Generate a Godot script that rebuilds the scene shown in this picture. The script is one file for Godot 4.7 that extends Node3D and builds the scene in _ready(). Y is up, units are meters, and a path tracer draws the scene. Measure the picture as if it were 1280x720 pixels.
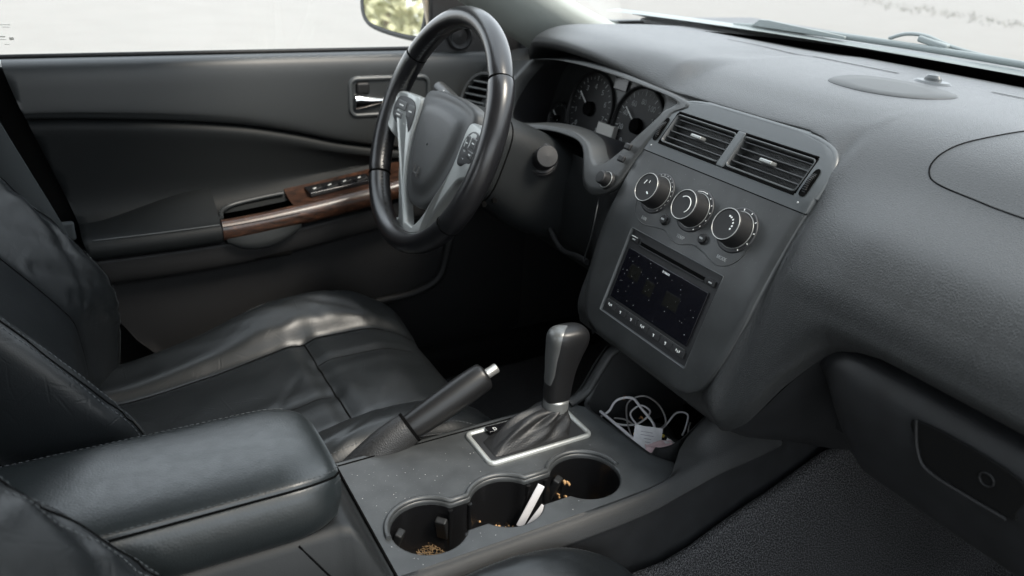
extends Node3D

var M := {}
var bases := {}
var rng := RandomNumberGenerator.new()

func _ready() -> void:
	rng.seed = 7
	# ---- camera, sky, light and exposure ----
	var cam := Camera3D.new()
	cam.name = "camera"
	cam.fov = 39.3
	cam.near = 0.02
	cam.far = 400.0
	cam.position = Vector3(0.7015, 0.9372, 0.4837)
	cam.rotation = Vector3(deg_to_rad(-24.16), deg_to_rad(59.86), deg_to_rad(3.304))
	var lens := CameraAttributesPhysical.new()
	lens.frustum_focal_length = 33.6
	lens.frustum_focus_distance = 0.98
	lens.exposure_aperture = 6.3
	lens.exposure_multiplier = 1.0
	cam.attributes = lens
	add_child(cam, true)
	cam.current = true
	var env := Environment.new()
	env.background_mode = Environment.BG_SKY
	var sm := ProceduralSkyMaterial.new()
	sm.sky_top_color = Color(0.845, 0.887, 0.922)
	sm.sky_horizon_color = Color(0.94, 0.955, 0.955)
	sm.sky_curve = 0.12
	sm.ground_horizon_color = Color(0.75, 0.74, 0.71)
	sm.ground_bottom_color = Color(0.6, 0.58, 0.55)
	sm.energy_multiplier = 1.0
	sm.sky_cover = sky_cover()
	sm.sky_cover_modulate = Color(1, 1, 1, 0.25)
	var sky := Sky.new()
	sky.sky_material = sm
	env.sky = sky
	env.tonemap_mode = Environment.TONE_MAPPER_LINEAR
	env.tonemap_exposure = 4.45
	env.sdfgi_enabled = true
	env.ssao_enabled = true
	env.ssil_enabled = true
	var we := WorldEnvironment.new()
	we.name = "world_environment"
	we.environment = env
	add_child(we, true)
	var sun := DirectionalLight3D.new()
	sun.name = "sun"
	sun.light_energy = 0.5
	sun.light_color = Color(1.0, 0.97, 0.92)
	sun.light_angular_distance = 20.0
	sun.shadow_enabled = true
	add_child(sun, true)
	sun.look_at_from_position(Vector3(2.5, 3.6, -1.2), Vector3.ZERO)
	# ---- the place and the car ----
	make_materials()
	build_outside()
	build_body()
	build_door()
	build_dash()
	build_column()
	build_wheel()
	build_console()
	build_levers()
	build_seats()
	build_small()

func sky_cover() -> Texture2D:
	var n := FastNoiseLite.new()
	n.seed = 3
	n.frequency = 0.006
	n.fractal_octaves = 4
	var im := n.get_seamless_image(1024, 512)
	im.convert(Image.FORMAT_RGBA8)
	var d := im.get_data()
	for i in range(0, d.size(), 4):
		var v := clampi(int((d[i] - 110) * 2.0), 0, 255)
		d[i] = 236; d[i + 1] = 242; d[i + 2] = 247; d[i + 3] = v
	return ImageTexture.create_from_image(Image.create_from_data(1024, 512, false, Image.FORMAT_RGBA8, d))

# ---------- naming ----------
func thing(called: String, label: String, category: String, base := Vector3.ZERO, group := "") -> Node3D:
	var o := Node3D.new()
	o.name = called
	add_child(o, true)
	o.position = base
	bases[o] = base
	tag(o, label, category, group)
	return o

func tag(o: Node, label: String, category: String, group := "") -> void:
	o.set_meta("label", label)
	o.set_meta("category", category)
	if group != "":
		o.set_meta("group", group)

func obj(called: String, st: SurfaceTool, m: Material, parent: Node = self) -> MeshInstance3D:
	st.generate_normals()
	var mi := MeshInstance3D.new()
	mi.mesh = st.commit()
	mi.material_override = null
	mi.mesh.surface_set_material(0, m)
	mi.name = called
	if bases.has(parent):
		mi.position = -bases[parent]
	parent.add_child(mi, true)
	return mi

func fresh() -> SurfaceTool:
	var st := SurfaceTool.new()
	st.begin(Mesh.PRIMITIVE_TRIANGLES)
	st.set_smooth_group(0)
	return st

# ---------- shapes ----------
func tri(st: SurfaceTool, a: Vector3, b: Vector3, c: Vector3) -> void:
	st.add_vertex(a); st.add_vertex(b); st.add_vertex(c)

func quad(st: SurfaceTool, a: Vector3, b: Vector3, c: Vector3, d: Vector3) -> void:
	tri(st, a, b, c); tri(st, a, c, d)

func grid(st: SurfaceTool, rows: Array, sg := 0, close_u := false, close_v := false) -> void:
	st.set_smooth_group(sg)
	var nr := rows.size()
	for i in (nr if close_v else nr - 1):
		var a: PackedVector3Array = rows[i]
		var b: PackedVector3Array = rows[(i + 1) % nr]
		var n := a.size()
		for j in (n if close_u else n - 1):
			var k := (j + 1) % n
			quad(st, a[j], a[k], b[k], b[j])

func fan(st: SurfaceTool, loop: PackedVector3Array, sg := 1, flip := false) -> void:
	st.set_smooth_group(sg)
	var c := Vector3.ZERO
	for p in loop:
		c += p
	c /= loop.size()
	for i in loop.size():
		var q := loop[(i + 1) % loop.size()]
		if flip:
			tri(st, c, q, loop[i])
		else:
			tri(st, c, loop[i], q)

func cr(p: Array, t: float, closed := false):
	var n := p.size()
	var i := int(floor(t))
	if not closed:
		i = clampi(i, 0, n - 2)
	var u := t - i
	if closed:
		return _c4(p[posmod(i - 1, n)], p[posmod(i, n)], p[posmod(i + 1, n)], p[posmod(i + 2, n)], u)
	return _c4(p[maxi(i - 1, 0)], p[i], p[i + 1], p[mini(i + 2, n - 1)], u)

func _c4(a, b, c, d, u: float):
	return (b * 2.0 + (c - a) * u + (a * 2.0 - b * 5.0 + c * 4.0 - d) * (u * u) + (b * 3.0 - a - c * 3.0 + d) * (u * u * u)) * 0.5

func spline(p: Array, n: int, closed := false) -> Array:
	var out := []
	var last := float(p.size() if closed else p.size() - 1)
	for i in n:
		out.append(cr(p, last * i / float(n if closed else n - 1), closed))
	return out

func pv(a: Array) -> PackedVector3Array:
	return PackedVector3Array(a)

# tube along a path; radius a number or a Callable(0..1) ; squash along the second axis
func tube(st: SurfaceTool, path: Array, r, n := 10, closed := false, squash := 1.0, up := Vector3.UP, sg := 0) -> void:
	var rows := []
	var m := path.size()
	var nx := Vector3.ZERO
	for i in m:
		var a: Vector3 = path[posmod(i - 1, m)] if closed else path[maxi(i - 1, 0)]
		var b: Vector3 = path[(i + 1) % m] if closed else path[mini(i + 1, m - 1)]
		var t := (b - a).normalized()
		if i == 0:
			nx = up - t * up.dot(t)
			if nx.length() < 0.05:
				nx = Vector3.RIGHT - t * t.x
		else:
			nx = nx - t * nx.dot(t)
		nx = nx.normalized()
		var ny := t.cross(nx)
		var rr: float = r.call(i / float(m - 1)) if r is Callable else r
		var row := PackedVector3Array()
		for k in n:
			var an := TAU * k / n
			row.append(path[i] + nx * cos(an) * rr * squash + ny * sin(an) * rr)
		rows.append(row)
	grid(st, rows, sg, true, closed)
	if not closed:
		fan(st, rows[0], sg + 1, false)
		fan(st, rows[m - 1], sg + 2, true)

# turned shape: profile of (radius, height) round the y axis of xf
func lathe(st: SurfaceTool, xf: Transform3D, prof: Array, n := 32, sg := 0, sx := 1.0, sz := 1.0) -> void:
	var rows := []
	var dense := [prof[0]]
	for i in prof.size() - 1:   # keep flats flat and edges tight
		var a: Vector2 = prof[i]
		var b: Vector2 = prof[i + 1]
		if a.distance_to(b) > 0.0025:
			dense.append(a.move_toward(b, 0.0005))
			dense.append(b.move_toward(a, 0.0005))
		dense.append(b)
	for p in dense:
		var row := PackedVector3Array()
		for k in n:
			var an := TAU * k / n
			row.append(xf * Vector3(cos(an) * p.x * sx, p.y, sin(an) * p.x * sz))
		rows.append(row)
	grid(st, rows, sg, true)

# round-edged box
func rbox(st: SurfaceTool, xf: Transform3D, size: Vector3, r: float, steps := 2, sg := 0) -> void:
	var h := size * 0.5
	r = minf(r, minf(h.x, minf(h.y, h.z)) * 0.999)
	var inner := h - Vector3.ONE * r
	var ls := []
	for ax in 3:
		var l := []
		for k in steps + 1:
			l.append(-(inner[ax] + r * tan(PI / 4 * (1.0 - k / float(steps)))))
		if inner[ax] > r * 0.8:
			l.append(-(inner[ax] - r * 0.5))
			l.append(inner[ax] - r * 0.5)
		for k in range(steps, -1, -1):
			l.append(inner[ax] + r * tan(PI / 4 * (1.0 - k / float(steps))))
		ls.append(l)
	st.set_smooth_group(sg)
	for ax in 3:
		var u := (ax + 1) % 3
		var v := (ax + 2) % 3
		for s in [-1.0, 1.0]:
			var rows := []
			for a in ls[u]:
				var row := PackedVector3Array()
				for b in ls[v]:
					var p := Vector3.ZERO
					p[ax] = h[ax] * s
					p[u] = a * s
					p[v] = b
					var c := p.clamp(-inner, inner)
					row.append(xf * (c + (p - c).normalized() * r))
				rows.append(row)
			grid(st, rows, sg)

func inset(poly: PackedVector2Array, d: float) -> PackedVector2Array:
	var out := PackedVector2Array()
	var n := poly.size()
	var area := 0.0
	for i in n:
		area += poly[i].cross(poly[(i + 1) % n])
	var sgn := signf(area)
	for i in n:
		var a := poly[posmod(i - 1, n)]
		var b := poly[i]
		var c := poly[(i + 1) % n]
		var e1 := (b - a).normalized()
		var e2 := (c - b).normalized()
		var nn := Vector2(-e1.y - e2.y, e1.x + e2.x).normalized() * sgn
		var k := maxf(0.4, nn.dot(Vector2(-e1.y, e1.x) * sgn))
		out.append(b + nn * d / k)
	return out

# plate of thickness h (from z = 0 to z = h of xf) with a rounded edge of radius b; dome lifts the middle
func plate(st: SurfaceTool, poly: PackedVector2Array, xf: Transform3D, h: float, b := 0.001, shape = null) -> void:
	var f := func(p: Vector2, z: float) -> Vector3:
		return xf * (Vector3(p.x, p.y, z) + (shape.call(p) if shape != null else Vector3.ZERO))
	var loops := [[0.0, 0.0], [0.0, h - b], [b * 0.3, h - b * 0.3], [b, h]]
	var rows := []
	for l in loops:
		var q := inset(poly, l[0])
		var row := PackedVector3Array()
		for p in q:
			row.append(f.call(p, l[1]))
		rows.append(row)
	grid(st, rows, 0, true)
	var top := inset(poly, b)
	var ix := Geometry2D.triangulate_polygon(top)
	st.set_smooth_group(3)
	for i in range(0, ix.size(), 3):
		tri(st, f.call(top[ix[i]], h), f.call(top[ix[i + 1]], h), f.call(top[ix[i + 2]], h))
	if ix.is_empty():
		var mid := Vector2.ZERO
		for q in top:
			mid += q / top.size()
		for i in top.size():
			tri(st, f.call(mid, h), f.call(top[i], h), f.call(top[(i + 1) % top.size()], h))
	var bt := Geometry2D.triangulate_polygon(poly)
	st.set_smooth_group(5)
	for i in range(0, bt.size(), 3):
		tri(st, f.call(poly[bt[i]], 0.0), f.call(poly[bt[i + 2]], 0.0), f.call(poly[bt[i + 1]], 0.0))

func rrect(w: float, h: float, r: float, n := 5) -> PackedVector2Array:
	var out := PackedVector2Array()
	for c in 4:
		var cx: float = (w / 2 - r) * [1, -1, -1, 1][c]
		var cy: float = (h / 2 - r) * [1, 1, -1, -1][c]
		for k in n + 1:
			var a := PI / 2 * (c + k / float(n))
			out.append(Vector2(cx + cos(a) * r, cy + sin(a) * r))
	return out

func smooth2(p: Array, n: int) -> PackedVector2Array:
	return PackedVector2Array(spline(p, n, true))

func box(st: SurfaceTool, c: Vector3, s: Vector3, r := 0.002, b := Basis.IDENTITY, sg := 0) -> void:
	rbox(st, Transform3D(b, c), s, r, 2, sg)

func between(st: SurfaceTool, a: Vector3, b: Vector3, w: float, t: float, r := 0.002, side := Vector3.UP) -> void:
	var d := b - a
	var z := d.normalized()
	var x := side.cross(z).normalized()
	rbox(st, Transform3D(Basis(x, z.cross(x), z), (a + b) / 2), Vector3(w, t, d.length()), r)

func frame(o: Vector3, z: Vector3, up := Vector3.UP) -> Transform3D:
	z = z.normalized()
	var x := up.cross(z).normalized()
	return Transform3D(Basis(x, z.cross(x), z), o)

# lettering that stands on a surface: xf z points out of it
func words(called: String, text: String, h: float, xf: Transform3D, m: Material, parent: Node, depth := 0.0003) -> MeshInstance3D:
	var t := TextMesh.new()
	t.text = text
	var fnt := SystemFont.new()
	fnt.font_names = PackedStringArray(["Droid Sans"])
	t.font = fnt
	t.font_size = 32
	t.pixel_size = h / 24.0
	t.depth = depth
	t.material = m
	var mi := MeshInstance3D.new()
	mi.mesh = t
	mi.name = called
	mi.transform = xf
	if bases.has(parent):
		mi.position -= bases[parent]
	parent.add_child(mi, true)
	return mi

# ---------- materials ----------
func noise_img(size: int, type: int, freq: float, sd: int, octaves := 1, cell := -1) -> Image:
	var n := FastNoiseLite.new()
	n.noise_type = type
	n.frequency = freq
	n.seed = sd
	n.fractal_type = FastNoiseLite.FRACTAL_FBM if octaves > 1 else FastNoiseLite.FRACTAL_NONE
	n.fractal_octaves = octaves
	if cell >= 0:
		n.cellular_return_type = cell
		n.cellular_distance_function = FastNoiseLite.DISTANCE_EUCLIDEAN
	return n.get_seamless_image(size, size)

func mix_img(size: int, parts: Array) -> Texture2D:   # [image, weight, power]
	var acc := PackedFloat32Array()
	acc.resize(size * size)
	for p in parts:
		var im: Image = p[0]
		im.convert(Image.FORMAT_L8)
		var d := im.get_data()
		for i in d.size():
			acc[i] += pow(d[i] / 255.0, p[2]) * p[1]
	var out := PackedByteArray()
	out.resize(size * size)
	for i in acc.size():
		out[i] = clampi(int(acc[i] * 255.0), 0, 255)
	return ImageTexture.create_from_image(Image.create_from_data(size, size, false, Image.FORMAT_L8, out))

func ramp_img(im: Image, stops: Array) -> Texture2D:   # stops [[at, Color] ...]
	im.convert(Image.FORMAT_L8)
	var d := im.get_data()
	var lut := PackedByteArray()
	for i in 256:
		var v := i / 255.0
		var c: Color = stops[0][1]
		for k in stops.size() - 1:
			if v >= stops[k][0]:
				c = stops[k][1].lerp(stops[k + 1][1], clampf((v - stops[k][0]) / (stops[k + 1][0] - stops[k][0]), 0, 1))
		lut.append(int(c.r * 255)); lut.append(int(c.g * 255)); lut.append(int(c.b * 255))
	var out := PackedByteArray()
	out.resize(d.size() * 3)
	for i in d.size():
		for k in 3:
			out[i * 3 + k] = lut[d[i] * 3 + k]
	return ImageTexture.create_from_image(Image.create_from_data(im.get_width(), im.get_height(), false, Image.FORMAT_RGB8, out))

func lin(r: float, g: float, b: float) -> Color:
	return Color(r, g, b).linear_to_srgb()

func mat(called: String, c: Color, rough: float, metal := 0.0, spec := 0.5) -> StandardMaterial3D:
	var m := StandardMaterial3D.new()
	m.resource_name = called
	m.albedo_color = c
	m.roughness = rough
	m.metallic = metal
	m.metallic_specular = spec
	M[called] = m
	return m

func tri_uv(m: StandardMaterial3D, per_metre: float, world := true) -> void:
	m.uv1_triplanar = true
	m.uv1_world_triplanar = world
	m.uv1_scale = Vector3.ONE * per_metre
	m.uv1_triplanar_sharpness = 4.0

func bumpy(m: StandardMaterial3D, t: Texture2D, cm: float) -> void:
	m.heightmap_enabled = true
	m.heightmap_texture = t
	m.heightmap_scale = cm

func make_materials() -> void:
	var CELL := FastNoiseLite.TYPE_CELLULAR
	var SIM := FastNoiseLite.TYPE_SIMPLEX_SMOOTH
	var grain := mix_img(512, [[noise_img(512, CELL, 0.055, 1, 1, FastNoiseLite.RETURN_DISTANCE2_SUB), 0.85, 0.6], [noise_img(512, SIM, 0.02, 2, 3), 0.2, 1.0]])
	var pores := mix_img(512, [[noise_img(512, CELL, 0.06, 3, 1, FastNoiseLite.RETURN_DISTANCE2_SUB), 1.0, 0.5]])
	var fine := mix_img(512, [[noise_img(512, CELL, 0.09, 5, 1, FastNoiseLite.RETURN_DISTANCE2_SUB), 0.6, 0.7], [noise_img(512, SIM, 0.015, 6, 4), 0.45, 1.0]])
	# leather: fine pebble with long soft creases
	var crease := noise_img(512, SIM, 0.012, 11, 3)
	var cd := crease.get_data()
	for i in cd.size():
		cd[i] = clampi(int(minf(1.0, absf(cd[i] - 128.0) / 26.0) * 255), 0, 255)
	crease = Image.create_from_data(512, 512, false, Image.FORMAT_L8, cd)
	var hide := mix_img(512, [[noise_img(512, CELL, 0.06, 21, 1, FastNoiseLite.RETURN_DISTANCE2_SUB), 0.35, 0.6], [crease, 0.10, 1.0], [noise_img(512, SIM, 0.006, 22, 2), 0.45, 1.0]])
	# worn seat hide: pebble with long fine creases drawn as wandering strokes
	var N := 1024
	var worn := PackedFloat32Array()
	worn.resize(N * N)
	worn.fill(0.62)
	var rr := RandomNumberGenerator.new()
	rr.seed = 191
	for k in 70:
		var at := Vector2(rr.randf() * N, rr.randf() * N)
		var dir := rr.randf() * TAU
		var length := rr.randi_range(60, 260)
		var wide := rr.randf_range(2.6, 5.5)
		var deep := rr.randf_range(0.05, 0.17)
		var bend := rr.randfn(0, 0.0016)
		for i in length:
			dir += bend + rr.randfn(0, 0.022)
			at += Vector2(cos(dir), sin(dir))
			var fade := sin(PI * i / float(length))
			var nrm := Vector2(-sin(dir), cos(dir))
			for o in range(-13, 14):
				var q := at + nrm * o * 0.9
				var ix := posmod(int(q.y), N) * N + posmod(int(q.x), N)
				var e := absf(o * 0.9) / wide
				var v := 0.62 - deep * fade * exp(-e * e) + deep * 0.35 * fade * exp(-pow(e - 2.0, 2.0))
				if v < 0.62:
					worn[ix] = minf(worn[ix], v)
				elif worn[ix] >= 0.62:
					worn[ix] = maxf(worn[ix], v)
	var pebble := noise_img(1024, CELL, 0.13, 78, 1, FastNoiseLite.RETURN_DISTANCE2_SUB)
	pebble.convert(Image.FORMAT_L8)
	var pd := pebble.get_data()
	var wb := PackedByteArray()
	wb.resize(N * N)
	for i in wb.size():
		wb[i] = clampi(int((worn[i] + 0.10 * (pd[i] / 255.0)) * 255.0), 0, 255)
	var worn_t := ImageTexture.create_from_image(Image.create_from_data(N, N, false, Image.FORMAT_L8, wb))
	# wear: broad blotches that vary the gloss
	var blotch := ramp_img(noise_img(512, SIM, 0.008, 31, 5), [[0.25, Color(0.88, 0.88, 0.88)], [0.75, Color(1, 1, 1)]])
	# dust: rare pale specks on dark
	var sp := noise_img(1024, CELL, 0.045, 41, 1, FastNoiseLite.RETURN_DISTANCE)
	var sd := sp.get_data()
	var pick := noise_img(1024, SIM, 0.03, 42, 2).get_data()
	var film := noise_img(1024, SIM, 0.004, 43, 5).get_data()
	var dust := PackedByteArray()
	dust.resize(1024 * 1024 * 3)
	for i in sd.size():
		var v := 110.0 + (film[i] - 128) * 0.13
		if sd[i] < 12 and pick[i] > 178:
			v = 255.0
		elif sd[i] < 7 and pick[i] > 150:
			v = 190.0
		var b := clampi(int(v), 0, 255)
		dust[i * 3] = b; dust[i * 3 + 1] = b; dust[i * 3 + 2] = b
	var dust_t := ImageTexture.create_from_image(Image.create_from_data(1024, 1024, false, Image.FORMAT_RGB8, dust))

	var m := mat("pad", lin(0.0170, 0.0179, 0.0182), 0.45, 0.0, 0.5)
	tri_uv(m, 14.5); bumpy(m, pores, 0.042)
	m = mat("hood_pad", lin(0.026, 0.029, 0.031), 0.55); tri_uv(m, 14.0); bumpy(m, fine, 0.006)
	m = mat("panel", lin(0.14, 0.148, 0.15), 0.42); tri_uv(m, 4.3); m.albedo_texture = dust_t; bumpy(m, fine, 0.004); m.roughness_texture = blotch
	m = mat("vent_frame", lin(0.036, 0.040, 0.042), 0.40); tri_uv(m, 9.0); bumpy(m, fine, 0.004)
	m = mat("satin_trim", lin(0.021, 0.022, 0.022), 0.46); tri_uv(m, 9.0); bumpy(m, fine, 0.004)
	m = mat("black", lin(0.010, 0.010, 0.011), 0.5); tri_uv(m, 12.0); bumpy(m, fine, 0.008)
	m = mat("gap", lin(0.003, 0.003, 0.003), 0.95, 0.0, 0.1)
	m = mat("gloss", lin(0.006, 0.006, 0.007), 0.08)
	m = mat("screen", lin(0.004, 0.004, 0.006), 0.14, 0.0, 0.35)
	m = mat("ghost", lin(0.008, 0.008, 0.007), 0.14, 0.0, 0.35)
	m = mat("knob", lin(0.011, 0.011, 0.0115), 0.48, 0.0, 0.36); tri_uv(m, 20.0); bumpy(m, fine, 0.004)
	m = mat("chrome", lin(0.75, 0.75, 0.74), 0.12, 1.0)
	m = mat("silver", lin(0.34, 0.35, 0.34), 0.40, 0.5)
	m = mat("dark_silver", lin(0.22, 0.225, 0.22), 0.34, 0.6)
	m = mat("print", lin(0.62, 0.63, 0.62), 0.6)
	m = mat("print_dim", lin(0.28, 0.29, 0.29), 0.6)
	m = mat("door_plastic", lin(0.018, 0.020, 0.021), 0.46); tri_uv(m, 12.0); bumpy(m, fine, 0.006)
	m = mat("door_leather", lin(0.006, 0.007, 0.0075), 0.58, 0.0, 0.3); tri_uv(m, 11.0); bumpy(m, fine, 0.008)
	m = mat("lower_plastic", lin(0.007, 0.007, 0.0075), 0.6, 0.0, 0.4); tri_uv(m, 12.0); bumpy(m, fine, 0.008)
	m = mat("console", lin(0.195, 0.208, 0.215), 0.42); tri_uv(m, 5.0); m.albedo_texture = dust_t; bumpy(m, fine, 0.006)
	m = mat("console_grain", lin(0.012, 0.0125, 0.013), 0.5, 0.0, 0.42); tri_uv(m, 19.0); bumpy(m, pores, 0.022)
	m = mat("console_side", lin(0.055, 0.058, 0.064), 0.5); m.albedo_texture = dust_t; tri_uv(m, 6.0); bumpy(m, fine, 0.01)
	m = mat("well", lin(0.006, 0.006, 0.0065), 0.22)
	m = mat("leather", lin(0.0075, 0.0088, 0.0098), 0.39, 0.0, 0.45); tri_uv(m, 3.6); bumpy(m, worn_t, 0.08); m.roughness_texture = blotch
	m = mat("lid_leather", lin(0.014, 0.017, 0.018), 0.36); tri_uv(m, 10.0); bumpy(m, hide, 0.026); m.roughness_texture = blotch
	m = mat("wheel_leather", lin(0.008, 0.008, 0.009), 0.28); tri_uv(m, 16.0, false); bumpy(m, fine, 0.007)
	m = mat("airbag", lin(0.038, 0.039, 0.039), 0.5); tri_uv(m, 14.0, false); bumpy(m, fine, 0.01)
	m = mat("boot", lin(0.009, 0.009, 0.0095), 0.5); tri_uv(m, 12.0); bumpy(m, pores, 0.045)
	m = mat("thread", lin(0.040, 0.045, 0.048), 0.7)
	m = mat("rubber", lin(0.008, 0.008, 0.008), 0.6)
	m = mat("belt", lin(0.024, 0.028, 0.030), 0.85); tri_uv(m, 60.0); bumpy(m, fine, 0.01)
	m = mat("pillar", lin(0.25, 0.27, 0.255), 0.75); tri_uv(m, 16.0); bumpy(m, fine, 0.01)
	m = mat("headliner", lin(0.45, 0.45, 0.43), 0.9)
	m = mat("paint", lin(0.52, 0.51, 0.48), 0.3, 0.1); m.clearcoat_enabled = true; m.clearcoat = 0.6; m.clearcoat_roughness = 0.08
	m = mat("beige", lin(0.35, 0.29, 0.22), 0.5)
	m = mat("mirror_glass", lin(0.85, 0.86, 0.86), 0.02, 1.0)
	m = mat("cowl", lin(0.14, 0.16, 0.16), 0.5)
	var wood := ramp_img(noise_img(512, SIM, 0.010, 51, 5), [[0.2, Color(0.11, 0.066, 0.045)], [0.45, Color(0.27, 0.172, 0.122)], [0.55, Color(0.18, 0.112, 0.08)], [0.8, Color(0.34, 0.22, 0.155)]])
	m = mat("wood", Color(0.85, 0.85, 0.85), 0.35); m.albedo_texture = wood; tri_uv(m, 7.0); m.uv1_scale = Vector3(30, 30, 7)
	m.clearcoat_enabled = true; m.clearcoat = 0.2; m.clearcoat_roughness = 0.12
	var pile := noise_img(512, SIM, 0.08, 61, 3)
	m = mat("carpet", Color(0.95, 0.95, 0.95), 1.0, 0.0, 0.1)
	m.albedo_texture = ramp_img(noise_img(512, SIM, 0.075, 62, 3), [[0.30, lin(0.016, 0.016, 0.0165)], [0.52, lin(0.044, 0.0435, 0.045)], [0.75, lin(0.13, 0.128, 0.132)]])
	tri_uv(m, 12.0); bumpy(m, mix_img(512, [[pile, 1.0, 1.0]]), 0.25)
	m = mat("mat_rubber", lin(0.008, 0.008, 0.009), 0.7)
	m = mat("paper", lin(0.56, 0.55, 0.565), 0.85); tri_uv(m, 20.0); bumpy(m, fine, 0.01)
	m = mat("pink_paper", lin(0.62, 0.45, 0.47), 0.8)
	m = mat("ink", lin(0.15, 0.15, 0.17), 0.8)
	m = mat("white_cable", lin(0.60, 0.58, 0.60), 0.45)
	m = mat("grey_cable", lin(0.22, 0.21, 0.21), 0.45)
	m = mat("yellow", lin(0.55, 0.42, 0.05), 0.5)
	m = mat("crumb", lin(0.46, 0.27, 0.12), 0.85)
	m = mat("tobacco", lin(0.20, 0.13, 0.065), 0.9)
	m = mat("leaf", lin(0.34, 0.16, 0.06), 0.8)
	m = mat("dust_fleck", lin(0.45, 0.45, 0.44), 0.9)
	# outside
	var soil := ramp_img(noise_img(1024, SIM, 0.01, 71, 6), [[0.2, lin(0.144, 0.137, 0.126)], [0.5, lin(0.149, 0.142, 0.131)], [0.8, lin(0.153, 0.146, 0.135)]])
	m = mat("ground", Color(1, 1, 1), 0.95); m.albedo_texture = soil; tri_uv(m, 0.12)
	m = mat("grass", lin(0.135, 0.130, 0.110), 0.95)
	m = mat("shrub", lin(0.36, 0.35, 0.22), 0.85); m.backlight_enabled = true; m.backlight = Color(0.3, 0.3, 0.1)
	m = mat("bark", lin(0.12, 0.09, 0.06), 0.9)
	m = mat("glass", Color(0.97, 1.0, 0.99, 0.06), 0.0)
	m.transparency = BaseMaterial3D.TRANSPARENCY_ALPHA
	m = mat("lens_cover", Color(0.9, 0.92, 0.92, 0.10), 0.05)
	m.transparency = BaseMaterial3D.TRANSPARENCY_ALPHA
	m = mat("belt_light", lin(0.36, 0.35, 0.33), 0.5)
	m = mat("wheel_leather_w", lin(0.007, 0.007, 0.0075), 0.38, 0.0, 0.42); tri_uv(m, 16.0); bumpy(m, fine, 0.007)
	m = mat("grille", lin(0.018, 0.020, 0.020), 0.62)
	m = mat("ring", lin(0.32, 0.32, 0.31), 0.32, 0.7)
	m = mat("cap_silver", lin(0.10, 0.103, 0.103), 0.38, 0.5)
	m = mat("box_plastic", lin(0.010, 0.011, 0.0115), 0.52, 0.0, 0.4); tri_uv(m, 9.0); bumpy(m, fine, 0.01)
	m = mat("matte_black", lin(0.006, 0.006, 0.006), 0.95, 0.0, 0.15)
	m = mat("etched", lin(0.55, 0.53, 0.48), 0.9)
	m = mat("shroud", lin(0.010, 0.011, 0.0115), 0.5, 0.0, 0.32); tri_uv(m, 12.0); bumpy(m, fine, 0.008)

# ---------- outside ----------
func build_outside() -> void:
	var pm := PlaneMesh.new()
	pm.size = Vector2(420, 420)
	pm.subdivide_width = 4
	pm.subdivide_depth = 4
	pm.material = M.ground
	var g := MeshInstance3D.new()
	g.mesh = pm
	g.name = "ground"
	g.position = Vector3(0, -0.28, 0)
	g.set_meta("kind", "structure")
	g.set_meta("label", "pale bare ground outside the car windows")
	g.set_meta("category", "ground")
	add_child(g, true)
	# thin dry grass on the far ground, seen through the windscreen
	var st := fresh()
	var r := RandomNumberGenerator.new()
	r.seed = 5
	for c in [Vector2(-11.5, -16.5), Vector2(-10.0, -15.8), Vector2(-8.3, -15.4), Vector2(-14.0, -17.5)]:
		for k in 80:
			var p := Vector3(c.x + r.randfn(0, 0.8), -0.28, c.y + r.randfn(0, 0.35))
			var h := r.randf_range(0.03, 0.10)
			var a := r.randf() * TAU
			var s := Vector3(cos(a), 0, sin(a)) * 0.012
			var tip := p + Vector3(r.randfn(0, 0.05), h, r.randfn(0, 0.05))
			tri(st, p - s, p + s, tip)
	var gr := obj("grass", st, M.grass)
	gr.set_meta("kind", "stuff")
	tag(gr, "thin dry grass tufts scattered over the pale ground outside", "grass")
	# shrubs behind the car, seen in the door mirror
	var looks := ["yellow green shrub behind the car, nearest the car in the mirror", "broad yellow green shrub seen at the middle of the door mirror", "taller dull green shrub behind the broad one in the mirror", "small yellow shrub at the outer edge of the door mirror", "round olive shrub far behind the car in the mirror"]
	var spots := [Vector3(-4.2, 2.6, 9.0), Vector3(-6.2, 3.0, 12.0), Vector3(-8.5, 3.6, 14.5), Vector3(-8.6, 2.4, 10.5), Vector3(-5.0, 3.2, 16.0)]
	for i in spots.size():
		var at := Vector3(spots[i].x, -0.28, spots[i].z)
		var t := thing("shrub", looks[i], "shrub", at, "shrubs seen in the door mirror")
		var hh: float = spots[i].y
		var f := fresh()
		for k in 1500:
			var d := Vector3(r.randfn(), r.randfn(), r.randfn()).normalized() * pow(r.randf(), 0.4)
			var lump := 0.8 + 0.3 * sin(d.x * 5 + i) * sin(d.z * 4 + i * 2)
			var p := at + Vector3(0, hh * 0.58, 0) + d * Vector3(hh * 0.55, hh * 0.45, hh * 0.55) * lump
			var u := Vector3(r.randfn(), r.randfn(), r.randfn()).normalized() * 0.09
			var v := u.cross(Vector3(r.randfn(), r.randfn(), r.randfn())).normalized() * 0.05
			f.set_smooth_group(-1)
			quad(f, p - u, p + v, p + u, p - v)
		obj("crown", f, M.shrub, t)
		var tr := fresh()
		for k in 4:
			var a := TAU * k / 4.0 + i
			tube(tr, [at, at + Vector3(cos(a) * 0.15, hh * 0.3, sin(a) * 0.15), at + Vector3(cos(a) * 0.5, hh * 0.7, sin(a) * 0.5)], 0.035, 6)
		obj("trunk", tr, M.bark, t)

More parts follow.
